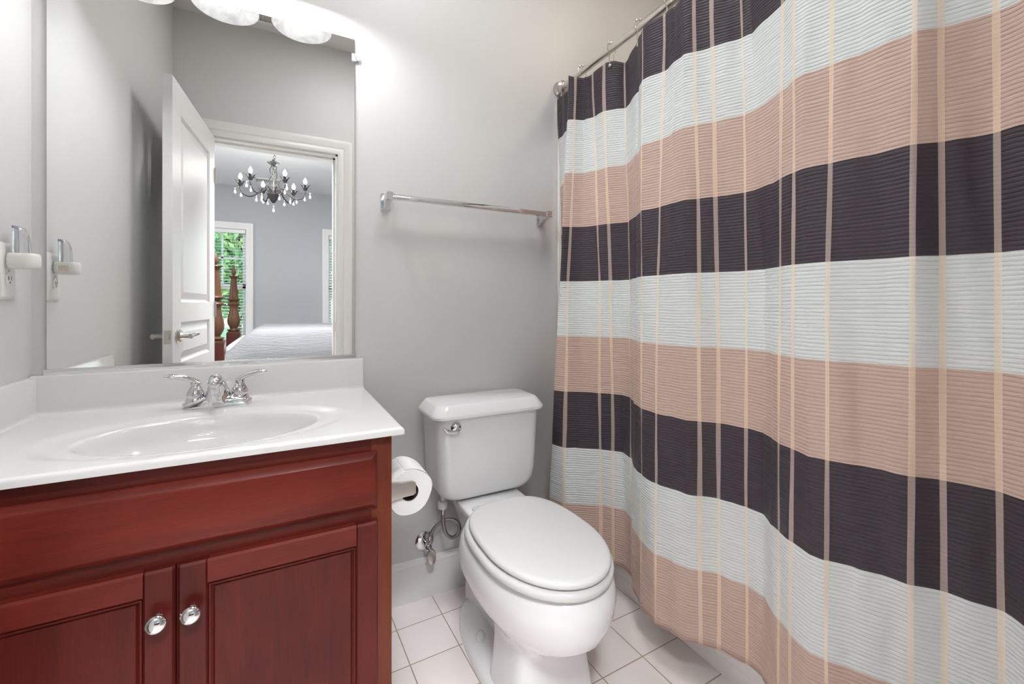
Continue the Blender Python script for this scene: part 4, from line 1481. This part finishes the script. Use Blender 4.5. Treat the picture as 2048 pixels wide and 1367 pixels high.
R = 0.287
for q in range(6):
    a = math.radians(-9.5 + 60 * q)
    ca, sa = math.cos(a), math.sin(a)
    def A(r, z):
        return Cp(r * ca, r * sa, z)
    arm = obj('arm', tube(bmesh.new(), catmull([A(0.03, 2.125), A(0.055, 2.195), A(0.095, 2.200), A(0.145, 2.140), A(0.205, 2.110), A(0.262, 2.128), A(R, 2.175), A(R, 2.215)], 6), 0.0065, 10), M['bronze'], ch)
    lf = bmesh.new()
    for k in range(5):
        b_ = k / 5 * 2 * PI + 0.4
        dv = V((math.cos(b_), math.sin(b_), 0))
        sv_ = V((-math.sin(b_), math.cos(b_), 0))
        c = A(R, 2.205)
        ls = []
        for h, o_, w in ((0, 0.008, 0.010), (0.022, 0.018, 0.014), (0.044, 0.032, 0.011), (0.060, 0.050, 0.001)):
            m_ = c + dv * o_ + V((0, 0, h))
            ls.append([m_ - sv_ * w, m_ + dv * 0.003, m_ + sv_ * w, m_ - dv * 0.003])
        loft(lf, ls)
    obj('leaf_cup', lf, M['bronze'], arm)
    obj('candle_sleeve', lathe(bmesh.new(), [(0.010, 0), (0.0095, 0.055), (0.004, 0.058)], A(R, 2.21), n=12), M['bronze'], arm)
    bl = obj('bulb', lathe(bmesh.new(), [(0.006, 0), (0.014, 0.014), (0.0165, 0.026), (0.012, 0.042), (0.005, 0.055), (0.0008, 0.064)], A(R, 2.268), n=14), M['flame'], arm)
    for r, z in ((R + 0.045, 2.18), (R - 0.005, 2.150), (0.15, 2.115)):
        dd_ = bmesh.new()
        c = A(r, z)
        drop(dd_, c)
        up = A(min(r, R), 2.205 if r > 0.3 else 2.14)
        tube(dd_, [c, up], 0.0008, 5)
        obj('crystal_drop', dd_, M['crystal'], ch)
dd_ = bmesh.new()
drop(dd_, Cp(0, 0, 2.025), 1.1)
tube(dd_, [Cp(0, 0, 2.025), Cp(0, 0, 2.06)], 0.0008, 5)
obj('crystal_drop', dd_, M['crystal'], ch)
# ------------------------------------------------------------------ bed
BPX, BY1, BY2 = 0.036, -2.95, -4.45
bed = thing('four_poster_bed', 'wooden four poster bed with carved posts seen through the door in the mirror', 'bed', (1.1, -3.7, 0))
post = [(0.001, 1.494), (0.010, 1.480), (0.020, 1.452), (0.0245, 1.425), (0.020, 1.405), (0.012, 1.392), (0.013, 1.386), (0.052, 1.383), (0.055, 1.377), (0.040, 1.368), (0.030, 1.350), (0.029, 1.34), (0.036, 1.25), (0.047, 1.125), (0.062, 1.117), (0.066, 1.110), (0.060, 1.102), (0.042, 1.090), (0.040, 1.078), (0.058, 1.064), (0.063, 1.055), (0.056, 1.046), (0.042, 1.030), (0.042, 1.000), (0.050, 0.950), (0.061, 0.905), (0.066, 0.870), (0.061, 0.830), (0.045, 0.795), (0.036, 0.778), (0.040, 0.770), (0.063, 0.765), (0.066, 0.757), (0.058, 0.748), (0.052, 0.742), (0.066, 0.735), (0.067, 0.725)]
for y in (BY1, BY2):
    p_ = obj('bed_post', lathe(bmesh.new(), post[::-1], (BPX, y, 0), n=28), M['oak'], bed, sharp=50)
    obj('post_block', B((BPX - 0.068, y - 0.068, 0), (BPX + 0.068, y + 0.068, 0.727), 0.006), M['bedwood'], p_)
bm = bmesh.new()
secs = []
for i in range(25):
    t = i / 24
    y = BY1 - 0.06 + (BY2 + 0.06 - BY1 + 0.06) * t
    zt = 0.50 + 0.13 * abs(2 * t - 1) ** 3
    secs.append([V((BPX - 0.018, y, 0.20)), V((BPX + 0.018, y, 0.20)), V((BPX + 0.018, y, zt)), V((BPX - 0.018, y, zt))])
loft(bm, secs)
obj('footboard', bm, M['bedwood'], bed)
for ya_, yb_ in ((BY1 - 0.03, BY1), (BY2, BY2 + 0.03)):
    obj('side_rail', B((BPX + 0.06, ya_, 0.22), (2.14, yb_, 0.40), 0.004), M['bedwood'], bed)
obj('mattress', B((0.10, BY2 + 0.05, 0.34), (2.12, BY1 - 0.05, 0.70), 0.05, 3), M['plastic'], bed)
obj('headboard', B((2.14, BY2 - 0.03, 0), (2.19, BY1 + 0.03, 1.25), 0.01), M['bedwood'], bed)
# quilt draped over the mattress
bm = bmesh.new()
nxq, nyq = 60, 70
grid = []
def drape(v, lo, hi, rad, drop_):
    """distance along a cross-section -> (position, fall)"""
    return v
def smooth01(t):
    t = max(0.0, min(1.0, t))
    return t * t * (3 - 2 * t)
rows = []
ylist = [BY2 - 0.06 + (BY1 + 0.06 - BY2 + 0.06) * j / nyq for j in range(nyq + 1)]
xlist = [0.088 + (2.10 - 0.088) * (i / nxq) ** 1.4 for i in range(nxq + 1)]
for y in ylist:
    r_ = []
    for x in xlist:
        fx = smooth01((x - 0.06) / 0.30) ** 0.75
        dy = min(y - (BY2 - 0.06), (BY1 + 0.06) - y)
        fy = max(0.0, 1 - (1 - max(0.0, min(1, dy / 0.10))) ** 2.5)
        zt = 0.60 + 0.225 * fx
        zb = 0.36
        z = zb + (zt - zb) * fy ** 0.6
        z += 0.002 * math.sin(x * 31 + 2 * math.sin(y * 9)) * fy + 0.0025 * math.sin(y * 43 + x * 5)
        r_.append(bm.verts.new((x, y, z)))
    rows.append(r_)
for j in range(nyq):
    for i in range(nxq):
        bm.faces.new((rows[j][i], rows[j][i + 1], rows[j + 1][i + 1], rows[j + 1][i]))
q = obj('bed_quilt', bm, M['quilt'], sharp=180)
sol = q.modifiers.new('thickness', 'SOLIDIFY'); sol.thickness = 0.012; sol.offset = -1
tag(q, 'rumpled pale grey quilt spread over the four poster bed', 'quilt')

# clean helper property
for o in S.objects:
    if '_org' in o:
        del o['_org']
